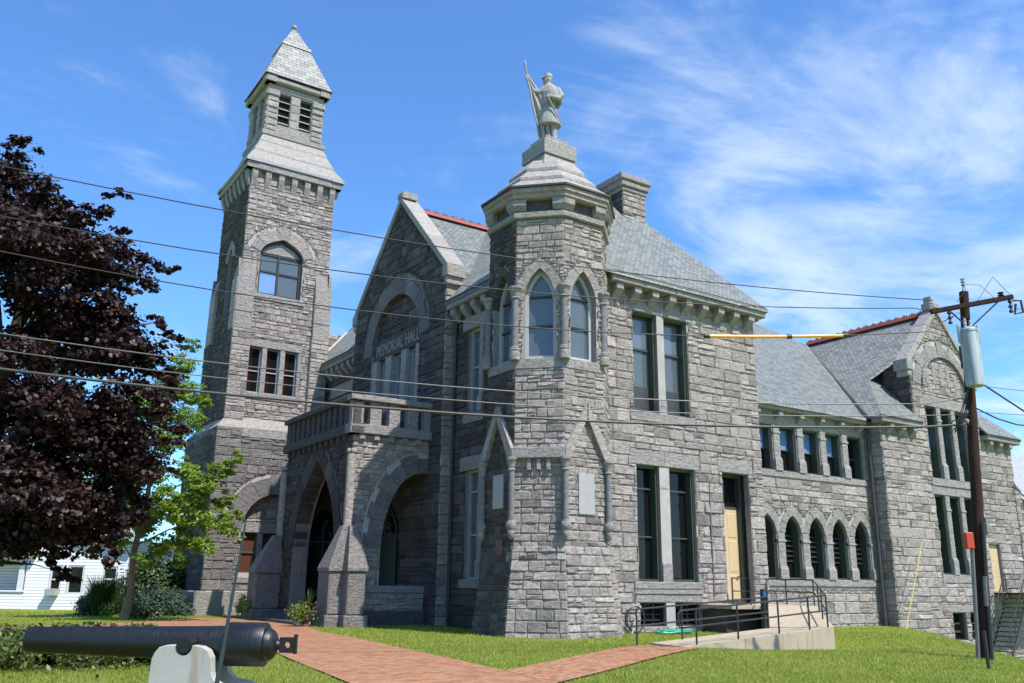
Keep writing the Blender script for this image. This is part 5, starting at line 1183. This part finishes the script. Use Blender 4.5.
p = LA.lerp(LB, .05); p.z = 3.283*.0025-3.421*.05+8.205; MB().tube([p, pp(8.55, -.4, .15)], .013, 6).build('tail', 'wire_black', w3)
wire('service_wire', 'thin pale wire just above the two lower cables, crossing the porch roof', cW['w4'], .0, 2.4, .014, 'wire_grey', end=pp(6.4))
wire('service_wire', 'thin pale wire directly above the thick cable at the left', cW['w5'], .0, 2.4, .012, 'wire_grey', end=pp(5.95))
wire('trunk_cable', 'thick twisted cable, lowest of the lines across the hall', cW['w6'], .0, 2.4, .03, 'cable_dark', end=pp(5.7))
rt_ = [((22.5, 11.95, 6.85), (23.44, 11.34, 6.05), .022, 'thick black service cable falling to the right from below the transformer', 0), ((22.5, 11.9, 6.7), (23.50, 11.30, 6.585), .008, 'thin beaded wire running level to the right from the pole', 0), ((22.3, 12.0, 6.0), (23.43, 11.35, 5.95), .008, 'thin wire running level to the right above the slack cable', 0),
       ((22.4, 12.0, 6.1), (23.40, 11.36, 5.74), .02, 'slack black cable leaving the pole to the right below the level wires', -.12), ((23.3, 11.15, 8.75), (23.77, 11.12, 8.83), .010, 'high voltage wire leaving the right end of the crossarm', 0)]
for a, b, r, l, sag in rt_:
    a, b = Vector(a), Vector(b); e = a+(b-a)*5; pts = [a.lerp(e, i/12)+Vector((0, 0, sag*math.sin(min(1, i/3)*math.pi))) for i in range(13)]; tag(MB().tube(pts, r, 6).build('service_wire', 'wire_black'), l, 'wire', 'wires leaving the pole to the right')
# leaning guy guard in front of the cannon
ga_, gb_ = Vector((2.25, 7.85, -.05)), Vector((2.52, 7.98, 2.02))

# ------------------------------------------------------------ cannon on its white stand
u = (Vector((3.58, 9.63, .93))-Vector((1.18, 11.22, .955))).normalized(); c0 = Vector((1.22, 11.19, .955)); Lc = 2.88
Ca = thing_at('cannon', 'long black iron cannon barrel resting on a white stand at the lower left', 'cannon', (2.4, 10.4, .93))
def axial(mb, prof, n=36, m=0): mb.tube([c0+u*s for s, r in prof], [max(r, .001) for s, r in prof], n, m)
mb = MB(); axial(mb, [(0.004, .068), (0, .078), (0, .122), (.012, .131), (.03, .133), (.6, .146), (1.2, .160), (1.8, .176), (2.14, .186), (2.145, .186), (2.15, .222), (2.16, .226), (2.42, .226), (2.55, .226), (2.562, .219), (2.565, .172), (2.60, .168), (2.635, .148), (2.66, .115), (2.68, .07)])
mb.build('barrel', 'black_iron', Ca)
MB().tube([c0+u*.003, c0+u*-.001], .072, 20).build('bore', 'dark_metal', Ca)
sd = u.cross(Vector((0, 0, 1))).normalized()
MB().tube([c0+u*1.80-sd*.36, c0+u*1.80+sd*.36], .078, 20).build('trunnion', 'black_iron', Ca)
mb = MB(); k0 = c0+u*2.67   # breech loop with a round hole
ri, ro = .035, .085; V = []; n = 16
for s in (-.045, .045):
    for kk_, rr in (('i', ri), ('o', ro)):
        for i in range(n): q = 2*math.pi*i/n; sq_ = 1 if kk_ == 'i' else 1/max(abs(math.cos(q)), abs(math.sin(q)))*.92; V.append(k0+u*(.12+rr*sq_*math.cos(q))+Vector((0, 0, rr*sq_*math.sin(q)))+sd*s)
F = []
for i in range(n):
    j = (i+1) % n; F += [(i, j, n+j, n+i), (2*n+i, 3*n+i, 3*n+j, 2*n+j), (i, 2*n+i, 2*n+j, j), (n+i, n+j, 3*n+j, 3*n+i)]
mb.mesh(V, F, 0); mb.tube([k0-u*.02, k0+u*.05], [.07, .05], 10); mb.tube([k0+u*.205-Vector((0, 0, .09)), k0+u*.205+Vector((0, 0, .11))], .022, 8); mb.build('breech_loop', 'black_iron', Ca)
Cs = thing_at('cannon_stand', 'white painted concrete cradle with rounded shoulders carrying the black cannon', 'stand', (2.6, 10.3, 0))
def cheek(off):
    def q(s, z): return c0+u*s+sd*off+Vector((0, 0, z-c0.z))
    zt = .955; P = [(1.46, -.05), (1.465, .55), (1.475, .82), (1.50, .88), (1.54, .93), (1.60, zt-.005), (1.70, zt)]
    for i in range(9): a = math.pi+math.pi*i/8; P.append((1.80+.086*math.cos(a), zt+.0+.10*math.sin(a)))
    P += [(1.90, zt), (1.98, zt-.01), (2.05, .91), (2.09, .84), (2.10, .74)]
    for i in range(1, 7): a = math.pi/2*i/6; P.append((2.10+.16*(1-math.cos(a)), .74-.17*math.sin(a)))
    P += [(2.34, .56), (2.40, .53), (2.42, .46), (2.42, -.05)]
    c = (1.9, .3); V = []; n = len(P)
    for d, k_ in ((-.0, 0), (.012, 1), (.138, 1), (.15, 0)):
        for s, z in P: V.append(q(s+(c[0]-s)*(.0 if k_ else .012), z-(0 if k_ else .006))+sd*(d if off > 0 else -d))
    F = [tuple(range(n)), tuple(range(4*n-1, 3*n-1, -1))]+[(l*n+i, l*n+(i+1) % n, (l+1)*n+(i+1) % n, (l+1)*n+i) for l in range(3) for i in range(n)]
    mb = MB(); mb.mesh(V, F, 0); mb.build('cheek', 'white_concrete', Cs)
cheek(.20); cheek(-.20)
mb = MB(); b = [c0+u*s+sd*d-Vector((0, 0, c0.z+.04)) for s, d in ((1.2, -.45), (2.7, -.45), (2.7, .45), (1.2, .45))]; mb.prism(b, (0, 0, .16)); mb.build('base', 'white_concrete', Cs, bevel=.015)
f3_ = lambda px, D: None
g0, g1 = Vector((2.28, 7.92, -.05)), Vector((2.42, 7.86, 2.05))
def PX(px, py, D):
    d = (fw+r2*((px-512)/880)-u2*((py-341.5)/880)); h_ = Vector((fw.x, fw.y, 0)).normalized(); return Vector((0, 0, 1.6))+d*(D/(d.dot(h_)))
a, b = PX(217, 683, 7.6), PX(246, 520, 7.9); dn = (a-b).normalized(); g0 = a+dn*((a.z+.05)/-dn.z)
tag(MB().tube([g0, a, b], [.022, .02, .008], 8).build('guy_guard', 'guard_green'), 'thin dark green guy wire guard leaning in front of the cannon breech', 'post')

# ------------------------------------------------------------ vegetation
def leafmesh(name, C, Nrm, size, mats, parent=None, shape='leaf', mi=None, vary=.35):
    C = np.asarray(C, float); n = len(C); Nrm = np.asarray(Nrm, float); Nrm /= np.linalg.norm(Nrm, axis=1, keepdims=True)+1e-9
    a = rng.normal(size=(n, 3)); T = np.cross(Nrm, a); T /= np.linalg.norm(T, axis=1, keepdims=True)+1e-9; B_ = np.cross(Nrm, T)
    if shape == 'maple': sh = np.array([(0, -.5), (.28, -.38), (.5, -.05), (.24, .02), (.3, .38), (0, .55), (-.3, .38), (-.24, .02), (-.5, -.05), (-.28, -.38)]); fold = .18
    elif shape == 'leaf': sh = np.array([(0, -.5), (.27, -.1), (.2, .3), (0, .5), (-.2, .3), (-.27, -.1)]); fold = .12
    else: sh = np.array([(-.06, -.5), (.06, -.5), (.035, .1), (0, .5), (-.035, .1)]); fold = .0
    s = size*(1+rng.uniform(-vary, vary, n)); k = len(sh)
    V = C[:, None, :]+(T[:, None, :]*sh[None, :, 0, None]+B_[:, None, :]*sh[None, :, 1, None]+Nrm[:, None, :]*(-fold*np.abs(sh[None, :, 0, None])*1.6+fold*.3))*s[:, None, None]
    me = bpy.data.meshes.new(name); me.vertices.add(n*k); me.vertices.foreach_set('co', V.reshape(-1)); me.loops.add(n*k); me.loops.foreach_set('vertex_index', np.arange(n*k, dtype=np.int32))
    me.polygons.add(n); me.polygons.foreach_set('loop_start', np.arange(0, n*k, k, dtype=np.int32)); me.polygons.foreach_set('loop_total', np.full(n, k, dtype=np.int32))
    for m in (mats if isinstance(mats, (list, tuple)) else [mats]): me.materials.append(M[m])
    if mi is not None: me.polygons.foreach_set('material_index', mi.astype(np.int32))
    me.update(calc_edges=True); o = bpy.data.objects.new(name, me); COL.objects.link(o)
    if parent is not None: o.parent = parent; o.matrix_parent_inverse = Matrix.Translation(-ORG[parent.name]); 
    return o
def tree(name, label, cat, base, clumps, leafm, lsize, nleaf, trunk_r, shape='leaf', fork=.3, flat=.55, group=None, bm='bark', limbs_every=1, twig=.02, lean=1.):
    """trunk, limbs to every leaf clump, and sprays of single leaves"""
    T = thing_at(name, label, cat, tuple(base), group); base = Vector(base)
    zs = [c[0].z for c in clumps]; top = max(zs); cen = sum((c[0] for c in clumps), Vector())/len(clumps)
    H = top-base.z; mb = MB(); spine = []
    for i in range(9):
        t = i/8; tgt = Vector((base.x+(cen.x-base.x)*lean*t**1.3, base.y+(cen.y-base.y)*lean*t**1.3, base.z+H*.86*t)); spine.append(tgt+Vector((math.sin(i*2.1), math.cos(i*1.7), 0))*.04*H*.2*(t > 0))
    mb.tube(spine, [trunk_r*(1.35 if i == 0 else 1)*(1-i/9.5)+.01 for i in range(9)], 10); mb.build('trunk', bm, T)
    mb = MB()
    for i, (c, r) in enumerate(clumps):
        if i % limbs_every: continue
        zf = base.z+max(H*fork*.6, min((c.z-base.z)*.72, H*.8)); t = (zf-base.z)/(H*.86); k = min(7, int(t*8)); s = spine[k].lerp(spine[k+1], t*8-k)
        d = (c-s).length; m1 = s.lerp(c, .4)+Vector((0, 0, d*.07)); m2 = s.lerp(c, .75)+Vector((0, 0, d*.06)); mb.tube([s, m1, m2, c], [max(.014, trunk_r*.28*(1-t*.5)), trunk_r*.16+.008, twig, twig*.5], 5, cap=False)
        for q in range(4):
            e = c+Vector((random.gauss(0, 1), random.gauss(0, 1), random.gauss(0, .6)))*r*.6; mb.tube([m2.lerp(c, random.random()), e], [twig*.6, twig*.25], 4, cap=False)
    mb.build('limbs', bm, T)
    tot = sum(r*r for c, r in clumps); Cs_, Ns = [], []
    for c, r in clumps:
        k = max(12, int(nleaf*r*r/tot)); 
        # sub-sprays inside the clump
        ns = max(5, int(k/26)); sc = rng.normal(size=(ns, 3)); sc /= np.linalg.norm(sc, axis=1, keepdims=True); sc *= (rng.uniform(.25, 1., (ns, 1))**.6)*r*np.array([1, 1, flat]); idx = rng.integers(0, ns, k)
        off = rng.normal(size=(k, 3))*r*.17*np.array([1, 1, .45]); p = sc[idx]+off; out = p/(np.linalg.norm(p, axis=1, keepdims=True)+1e-6)
        nn_ = out*.5+np.array([0, 0, .75])+rng.normal(size=(k, 3))*.5; Cs_.append(p+np.array(c)); Ns.append(nn_)
    f = leafmesh('crown', np.concatenate(Cs_), np.concatenate(Ns), lsize, leafm, T, shape); return T
def DP(px, py, D): return PX(px, py, D)
# purple maple: clumps follow its silhouette, in depth as well
cl_ = []; bx = DP(-45, 600, 24.5); bx.z = 0
rr_ = random.Random(5)
prof = [(170, -70, -5), (200, -95, 35), (228, -120, 70), (255, -135, 110), (280, -150, 130), (310, -160, 122), (350, -165, 138), (390, -170, 148), (430, -170, 152), (470, -165, 145), (505, -150, 130), (530, -120, 118)]
for y, x0, x1 in prof:
    w = (x1-x0)/2; cxp = (x0+x1)/2; rw = w/36.
    for t in range(max(4, int(rw*2.5))):
        q = rr_.uniform(0, 2*math.pi); f_ = rr_.uniform(.35, 1)**.6; px_ = cxp+w*f_*math.cos(q)*.97; D = 24.5+rw*.8*f_*math.sin(q)
        cl_.append((DP(px_, y+rr_.uniform(-16, 16), D), rr_.uniform(.85, 1.3)))
for px_, y, r in ((22, 148, .5), (12, 165, .6), (40, 190, .7), (65, 215, .6), (118, 196, .33), (105, 210, .4), (85, 215, .5), (70, 235, .6), (120, 230, .3), (150, 262, .4), (168, 268, .3), (140, 285, .5), (160, 320, .35), (172, 335, .3), (165, 375, .5), (178, 385, .35), (150, 350, .5), (30, 450, .8), (60, 455, .7), (90, 440, .7), (50, 475, .8), (15, 470, .8), (75, 480, .7), (40, 500, .8), (70, 330, .8), (100, 360, .8), (30, 340, .8), (60, 400, .9), (100, 410, .8), (15, 400, .8), (110, 490, .7), (120, 450, .7), (150, 410, .6), (58, 572, .35), (70, 580, .3), (48, 556, .45), (90, 545, .5), (8, 545, .45), (28, 552, .4), (180, 430, .4), (165, 440, .45), (150, 470, .6), (120, 530, .5), (105, 555, .45)):
    cl_.append((DP(px_, y, 24.2+rr_.uniform(-.8, .8)), r))
tree('maple_tree', 'large dark purple leaved maple filling the left edge', 'tree', bx, cl_, 'leaf_purple', .125, 140000, .34, 'maple', .22, .6, bm='bark_dark', limbs_every=3, twig=.014)
# light green tree between the maple and the tower
cg = []; bg_ = DP(124, 620, 36.5); bg_.z = 0
for px_, y, r in ((190, 345, .45), (182, 365, .6), (170, 385, .8), (190, 395, .6), (150, 400, .9), (185, 420, .8), (165, 440, .8), (130, 430, .9), (205, 400, .35), (235, 458, .33), (222, 468, .5), (205, 485, .7), (225, 500, .45), (238, 515, .3), (215, 520, .65), (190, 510, .8), (165, 500, .8), (180, 540, .6), (205, 545, .5), (228, 530, .4), (240, 540, .22), (185, 470, .6), (150, 470, .7), (130, 500, .8), (160, 545, .5), (180, 560, .35), (110, 460, .9), (90, 480, .9), (120, 540, .5), (128, 480, .7), (112, 500, .6), (145, 520, .7), (142, 560, .4), (160, 415, .7)):
    cg.append((DP(px_, y, 36.5+rr_.uniform(-1.8, 1.2)), r*1.0))
tree('honey_locust_tree', 'bright lime green young tree between the purple maple and the bell tower', 'tree', bg_, cg, 'leaf_lime', .13, 38000, .14, 'leaf', .25, .85, limbs_every=2, twig=.012, lean=.55)
def bush(name, label, cat, c, rx, ry, h, leafm, n, ls, shape='leaf', group=None, upright=False):
    c = Vector(c); T = thing_at(name, label, cat, tuple(c), group)
    if upright:
        mb = MB(); k = n
        for i in range(k):
            q = random.uniform(0, 2*math.pi); o = Vector((math.cos(q)*rx, math.sin(q)*ry, 0)); s = c+o*random.uniform(0, .35); e = c+o*random.uniform(.5, 1.15)+Vector((0, 0, h*random.uniform(.55, 1.)*(1.05))); m1 = s.lerp(e, .55)+Vector((0, 0, h*.18)); w = Vector((-math.sin(q), math.cos(q), 0))*ls
            mb.mesh([s-w, s+w, m1+w*.8, e, m1-w*.8], [(0, 1, 2, 4), (4, 2, 3)], 0)
        mb.build('leaves', leafm, T); return T
    mb = MB()
    for i in range(7): q = i*.9; mb.tube([c, c+Vector((math.cos(q)*rx*.6, math.sin(q)*ry*.6, h*.7))], [.025, .008], 5)
    mb.build('stems', 'bark', T)
    ns = max(8, n//30); d = rng.normal(size=(ns, 3)); d[:, 2] = np.abs(d[:, 2]); d /= np.linalg.norm(d, axis=1, keepdims=True); d *= rng.uniform(.55, 1., (ns, 1))
    p = d[rng.integers(0, ns, n)]*np.array([rx, ry, h*.85])+rng.normal(size=(n, 3))*min(rx, h)*.13; p[:, 2] = np.maximum(p[:, 2], .02)
    leafmesh('leaves', p+np.array(c), p/np.array([rx, ry, h])+rng.normal(size=(n, 3))*.5+np.array([0, 0, .4]), ls, leafm, T, shape); return T
def bsh(px, base_y, top_y, wpx, name, label, leafm, n, ls=.1, cat='shrub', **k):
    g = GP(px, base_y); D = Vector((fw.x, fw.y, 0)).normalized().dot(g); s = 880/D; return bush(name, label, cat, (g.x, g.y, 0), wpx/2/s, wpx/2/s*.9, (base_y-top_y)/s, leafm, n, ls, **k)
bsh(100, 616, 578, 44, 'ornamental_grass', 'arching dark ornamental grass clump left of the slim tree trunk', 'leaf_green', 420, .022, upright=True)
bsh(118, 617, 590, 30, 'shrub', 'small bright yellow-green shrub at the foot of the slim trunk', 'leaf_yellow', 1500, .10)
bsh(88, 614, 592, 26, 'shrub', 'dark leafy shrub beside the white house, leftmost of the bed', 'leaf_brown', 1300, .1)
bsh(150, 617, 582, 38, 'shrub', 'dense blue-green shrub right of the slim trunk', 'leaf_blue', 2200, .11)
bsh(173, 616, 588, 34, 'shrub', 'rounded grey-green shrub nearest to the bell tower', 'leaf_blue', 2000, .11)
bsh(135, 619, 600, 30, 'shrub', 'low green plant mass in front of the blue-green shrub', 'leaf_green', 1200, .1)
bsh(243, 616, 593, 19, 'shrub', 'small yellow-green shrub against the tower plinth', 'leaf_yellow', 900, .09)
hb_ = DP(158, 600, 45.5); bush('background_hedge', 'tall dark hedge behind the shrubs between white house and tower', 'hedge', (hb_.x, hb_.y, 0), 2.3, 1.2, 3.3, 'leaf_green', 12000, .17)
hb_ = DP(60, 560, 90)
for i, (px_, D, h_, w_) in enumerate(((-60, 95, 13, 7), (40, 90, 12, 6), (120, 100, 13, 7), (195, 96, 9, 4))):
    b_ = DP(px_, 585, D); b_.z = 0; cc = [(b_+Vector((random.gauss(0, w_*.4), random.gauss(0, w_*.4), h_*random.uniform(.35, .95))), random.uniform(1.4, 2.3)) for _ in range(16)]
    tree('broadleaf_tree', ('mid green tree far behind the white house, left of the frame edge', 'mid green tree far behind the white house porch', 'mid green tree behind the right half of the white house', 'small green tree far behind the bell tower base')[i], 'tree', b_, cc, 'leaf_green', .5, 2600, .3, group='trees behind the white house')
for i, (px_, D, h_) in enumerate(((1012, 130, 17), (1045, 120, 19))):
    b_ = DP(px_, 590, D); b_.z = -3; cc = [(b_+Vector((random.gauss(0, 2.4), random.gauss(0, 2.4), h_*random.uniform(.5, 1.05))), random.uniform(1.2, 2.)) for _ in range(14)]
    tree('broadleaf_tree', ('distant green tree showing above the grey house roof', 'distant green tree beyond the right edge')[i], 'tree', b_, cc, 'leaf_green', .5, 2200, .3, group='trees far right')
bsh(165, 615, 584, 46, 'shrub', 'broad dark green shrub behind the blue-green ones', 'leaf_green', 3000, .12)
bsh(98, 615, 586, 40, 'shrub', 'dark bushy shrub mass behind the ornamental grass', 'leaf_green', 2600, .12)
# planting bed behind the cannon
n = 26000; s_ = rng.uniform(0, 1, n); t_ = rng.normal(0, .33, n); A_, B_ = np.array(GP(-90, 668))[:2], np.array(GP(152, 660))[:2]; pxy = A_+(B_-A_)*s_[:, None]
nrm = np.array([-(B_-A_)[1], (B_-A_)[0]]); nrm = nrm/np.linalg.norm(nrm); pxy = pxy+nrm*t_[:, None]*2.6
z_ = np.abs(rng.normal(0, 1, n))*.16+.02+.24*np.maximum(0, np.sin(s_*23)*np.cos(s_*9+t_*3)); z_ = np.minimum(z_*1.5, .66)
bd = thing_at('planting_bed', 'low tangled green and brown planting bed between the cannon muzzle and the brick path', 'planting bed', (1.5, 22.5, 0))
leafmesh('leaves', np.c_[pxy, z_], rng.normal(size=(n, 3))*.6+np.array([0, 0, .6]), .095, ['leaf_brown', 'leaf_yellow', 'leaf_green'], bd, 'leaf', rng.choice([0, 0, 0, 1, 2], n))
mb = MB(); mb.poly([(float(a), float(b), .02) for a, b in (A_-nrm*1.1, B_-nrm*1.1, B_+nrm*1.1, A_+nrm*1.1)]); mb.build('soil', 'bark', bd)
# planted pots by the steps
def pot(px, by, ty, lm, label, red=False):
    g = GP(px, by); D = Vector((fw.x, fw.y, 0)).normalized().dot(g); s = 880/D; T = thing_at('planter', label, 'plant pot', (g.x, g.y, 0)); h = .55
    MB().lathe((g.x, g.y, 0), [(.16, .0), (.2, .03), (.14, .12), (.24, .3), (.34, .5), (.37, .52), (.36, .56), (.3, .55), (.28, .5)], 16).build('pot', 'terracotta', T)
    mb = MB()
    for i in range(26):
        q = random.uniform(0, 6.28); o = Vector((math.cos(q), math.sin(q), 0)); w = Vector((-o.y, o.x, 0))*.02; s0 = Vector((g.x, g.y, .5)); e = s0+o*random.uniform(.2, .5)+Vector((0, 0, random.uniform(.45, .95))); m_ = s0.lerp(e, .5)+Vector((0, 0, .12)); mb.mesh([s0-w, s0+w, m_+w*.8, e, m_-w*.8], [(0, 1, 2, 4), (4, 2, 3)])
    mb.build('spiky_plant', lm, T)
    n = 700; p = rng.normal(size=(n, 3))*np.array([.22, .22, .16])+np.array([g.x-.25, g.y-.1, .5]); leafmesh('trailing_foliage', p, rng.normal(size=(n, 3))+np.array([0, 0, .8]), .08, 'leaf_yellow', T)
    n = 60; p = rng.normal(size=(n, 3))*np.array([.14, .14, .1])+np.array([g.x, g.y, .68]); leafmesh('flowers', p, rng.normal(size=(n, 3)), .09, 'leaf_red', T)
pot(306, 627, 590, 'leaf_green', 'dark planter with spiky leaves and trailing lime foliage beside the porch buttress')
pot(254, 619, 592, 'leaf_green', 'dark planter with flowers left of the porch steps by the far buttress')
# grass blades
def in_view(P):
    d = P-np.array([0, 0, 1.6]); z = d@np.array(fw); x = 512+880*(d@np.array(r2))/z; y = 341.5-880*(d@np.array(u2))/z; return (z > 1)&(x > -15)&(x < 1040)&(y < 700)
def grass():
    pts = []
    th0 = yaw
    for r0, r1, n in ((10, 14, 60000), (14, 19, 70000), (19, 26, 70000), (26, 36, 60000), (36, 50, 35000)):
        r = np.sqrt(rng.uniform(r0*r0, r1*r1, n)); a = th0+rng.uniform(-.62, .62, n); x = r*np.sin(a); y = r*np.cos(a); P = np.c_[x, y, gz(x, y)]; P = P[in_view(P)]
        pts.append(P)
    P = np.concatenate(pts)
    def inp(P, poly, jit=0):
        x, y = P[:, 0]+rng.normal(0, 1, len(P))*jit, P[:, 1]+rng.normal(0, 1, len(P))*jit; c = np.zeros(len(P), bool); j = len(poly)-1
        for i in range(len(poly)):
            xi, yi = poly[i][:2]; xj, yj = poly[j][:2]
            c ^= ((yi > y) != (yj > y))&(x < (xj-xi)*(y-yi)/(yj-yi+1e-12)+xi); j = i
        return c
    bad = np.zeros(len(P), bool)
    for po in PATHS: bad |= inp(P, po, .045)
    for po in ([(16.9, 24.0), (60, 24), (60, 60), (10, 60), (10.5, 43), (16.9, 43)], [(13.3, 31.4), (17.5, 31.4), (17.5, 39), (13.3, 39)], [(17.3, 17.7), (23.5, 17.7), (28, 21.7), (28, 24), (24.1, 24), (24.1, 22.3), (22.3, 19.3), (17.3, 19.3)], [(15.6, 23.6), (17, 22.3), (18.9, 22.3), (20.2, 23.6), (20.2, 25), (15.6, 25.5)]): bad |= inp(P, po)
    P = P[~bad]; n = len(P); dist = np.hypot(P[:, 0], P[:, 1])
    clump = .5+.5*np.sin(P[:, 0]*1.7+np.sin(P[:, 1]*2.3))*np.cos(P[:, 1]*1.3)
    h = rng.uniform(.02, .048, n)*(1+dist/60)*(.8+.5*clump); w = .0045*(.6+dist/14); q = rng.uniform(0, 2*np.pi, n); side = np.c_[np.cos(q), np.sin(q), np.zeros(n)]*w[:, None]
    tip = P+np.c_[rng.normal(0, .02, n), rng.normal(0, .02, n), h]
    V = np.stack([P-side, P+side, tip], 1).reshape(-1, 3); me = bpy.data.meshes.new('grass'); me.vertices.add(3*n); me.vertices.foreach_set('co', V.reshape(-1)); me.loops.add(3*n); me.loops.foreach_set('vertex_index', np.arange(3*n, dtype=np.int32)); me.polygons.add(n)
    me.polygons.foreach_set('loop_start', np.arange(0, 3*n, 3, dtype=np.int32)); me.polygons.foreach_set('loop_total', np.full(n, 3, dtype=np.int32)); me.materials.append(M['grass_blade']); me.update(calc_edges=True)
    o = bpy.data.objects.new('grass', me); COL.objects.link(o); tag(o, 'short mown green grass of the lawn around the hall', 'grass', kind='stuff')
grass()

# ------------------------------------------------------------ neighbouring houses
Hh = thing_at('white_house', 'white clapboard house with a front porch seen under the purple maple', 'house', tuple(GP(60, 612)))
h0 = DP(0, 606, 48); HF = Frame((h0.x, h0.y, 0), (rt.x, rt.y, 0)); hp = lambda a, b, c: HF.p(a, b, c)
def hbox(a, b, m, name, parent, bevel=0):
    mb = MB(); block(mb, HF, a[0], b[0], a[1], b[1], a[2], b[2], 0, 0, .01); return mb.build(name, m, parent, bevel)
wn = [(2.35, 3.0, .78, 2.25), (3.3, 4.15, .78, 2.25), (5.1, 5.9, .9, 2.2)]
mb = MB(); lo = [[Vector((p[0], p[1], 0)) for p in rect(1.1, 6.4, 0, 3.6)]]+[[Vector((p[0], p[1], 0)) for p in rect(a, b, c, d)[::-1]] for a, b, c, d in wn]
fl = [p for l in lo for p in l]; mb.mesh([HF.p(p.x, p.y) for p in fl], [tuple(t) for t in tessellate_polygon(lo)], 0)
mb.poly([HF.p(1.1, 0, 0), HF.p(1.1, 3.6, 0), HF.p(1.1, 3.6, -6), HF.p(1.1, 0, -6)]); mb.poly([HF.p(6.4, 0, 0), HF.p(6.4, 3.6, 0), HF.p(6.4, 3.6, -8), HF.p(6.4, 0, -8)]); mb.poly([HF.p(-6, 0, -1.8), HF.p(1.1, 0, -1.8), HF.p(1.1, 3.6, -1.8), HF.p(-6, 3.6, -1.8)])
mb.build('wall', 'clapboard', Hh)
for a, b, c, d in wn: window(Hh, HF, a, b, c, d, .03, .08, .09, 'white_paint', bars_h=(.5,), bar=.04)
hbox((2.4, .70, .02), (2.95, 1.05, .4), 'grey_paint', 'window_unit', Hh)
hbox((-6, 0, -.2), (1.1, .85, 0), 'clapboard', 'porch_skirt', Hh); hbox((-6, .85, -.25), (1.15, .93, .06), 'white_paint', 'porch_rail', Hh)
for u_ in (.85, -2.2, -5.2): hbox((u_-.14, .93, -.2), (u_+.14, 2.75, .02), 'white_paint', 'porch_post', Hh)
hbox((-6.2, 2.75, -2), (1.5, 3.0, .15), 'white_paint', 'porch_beam', Hh)
slab_roof('roof', Hh, [[HF.p(-6.4, 3.0, .4), HF.p(1.7, 3.0, .4), HF.p(1.7, 3.9, -1.9), HF.p(-6.4, 3.9, -1.9)], [HF.p(-6.4, 3.6, .5-1.0), HF.p(6.8, 3.6, .45), HF.p(6.8, 6.0, -4), HF.p(-6.4, 6.0, -4)]], m='grey_shingle')
Gh = thing_at('grey_house', 'grey shingled house with a long roof beyond the right end of the hall', 'house', (77, 40, -3))
GF = FS(34.0); X_ = 70.5
mb = MB(); mb.poly([GF.p(X_-2, -3, 0), GF.p(X_+14, -3, 0), GF.p(X_+14, 8.4, 0), GF.p(X_-2, 8.4, 0)]); mb.poly([(X_-2, 34, -3), (X_-2, 34, 8.4), (X_-2, 38, 11.8), (X_-2, 44, 8), (X_-2, 44, -3)]); mb.build('wall', 'grey_shingle', Gh)
slab_roof('roof', Gh, [[(X_-2.6, 33.4, 7.7), (X_+14, 33.4, 7.7), (X_+14, 39.5, 13.0), (X_-2.6, 39.5, 13.0)], [(X_-2.6, 39.5, 13.0), (X_+14, 39.5, 13), (X_+14, 46, 7), (X_-2.6, 46, 7)]], m='grey_shingle')
for x in (X_+.5, X_+4): window(Gh, GF, x, x+1.2, 3.5, 5.6, -.03, .1, .12, 'white_paint')
# yellow guy guard leaning by the gabled wing
yb = Vector((36.2, 23.2, 0)); a, b = Vector((34.4, 21.9, -.0)), Vector((36.1, 23.1, 3.6))
def hitY(px, py, Y): d = (fw+r2*((px-512)/880)-u2*((py-341.5)/880)); return Vector((0, 0, 1.6))+d*(Y/d.y)
a, b = hitY(906, 630, 23.0), hitY(922, 542, 23.4)
tag(MB().tube([a, b], .022, 6).build('guy_guard', 'faded_yellow'), 'thin yellow guy guard leaning near the corner of the gabled wing', 'post')
for o in bpy.data.objects:
    if o.type == 'MESH' and not o.data.materials: print('nomat', o.name)
print('objects', len(bpy.data.objects), 'polys', sum(len(o.data.polygons) for o in bpy.data.objects if o.type == 'MESH'))
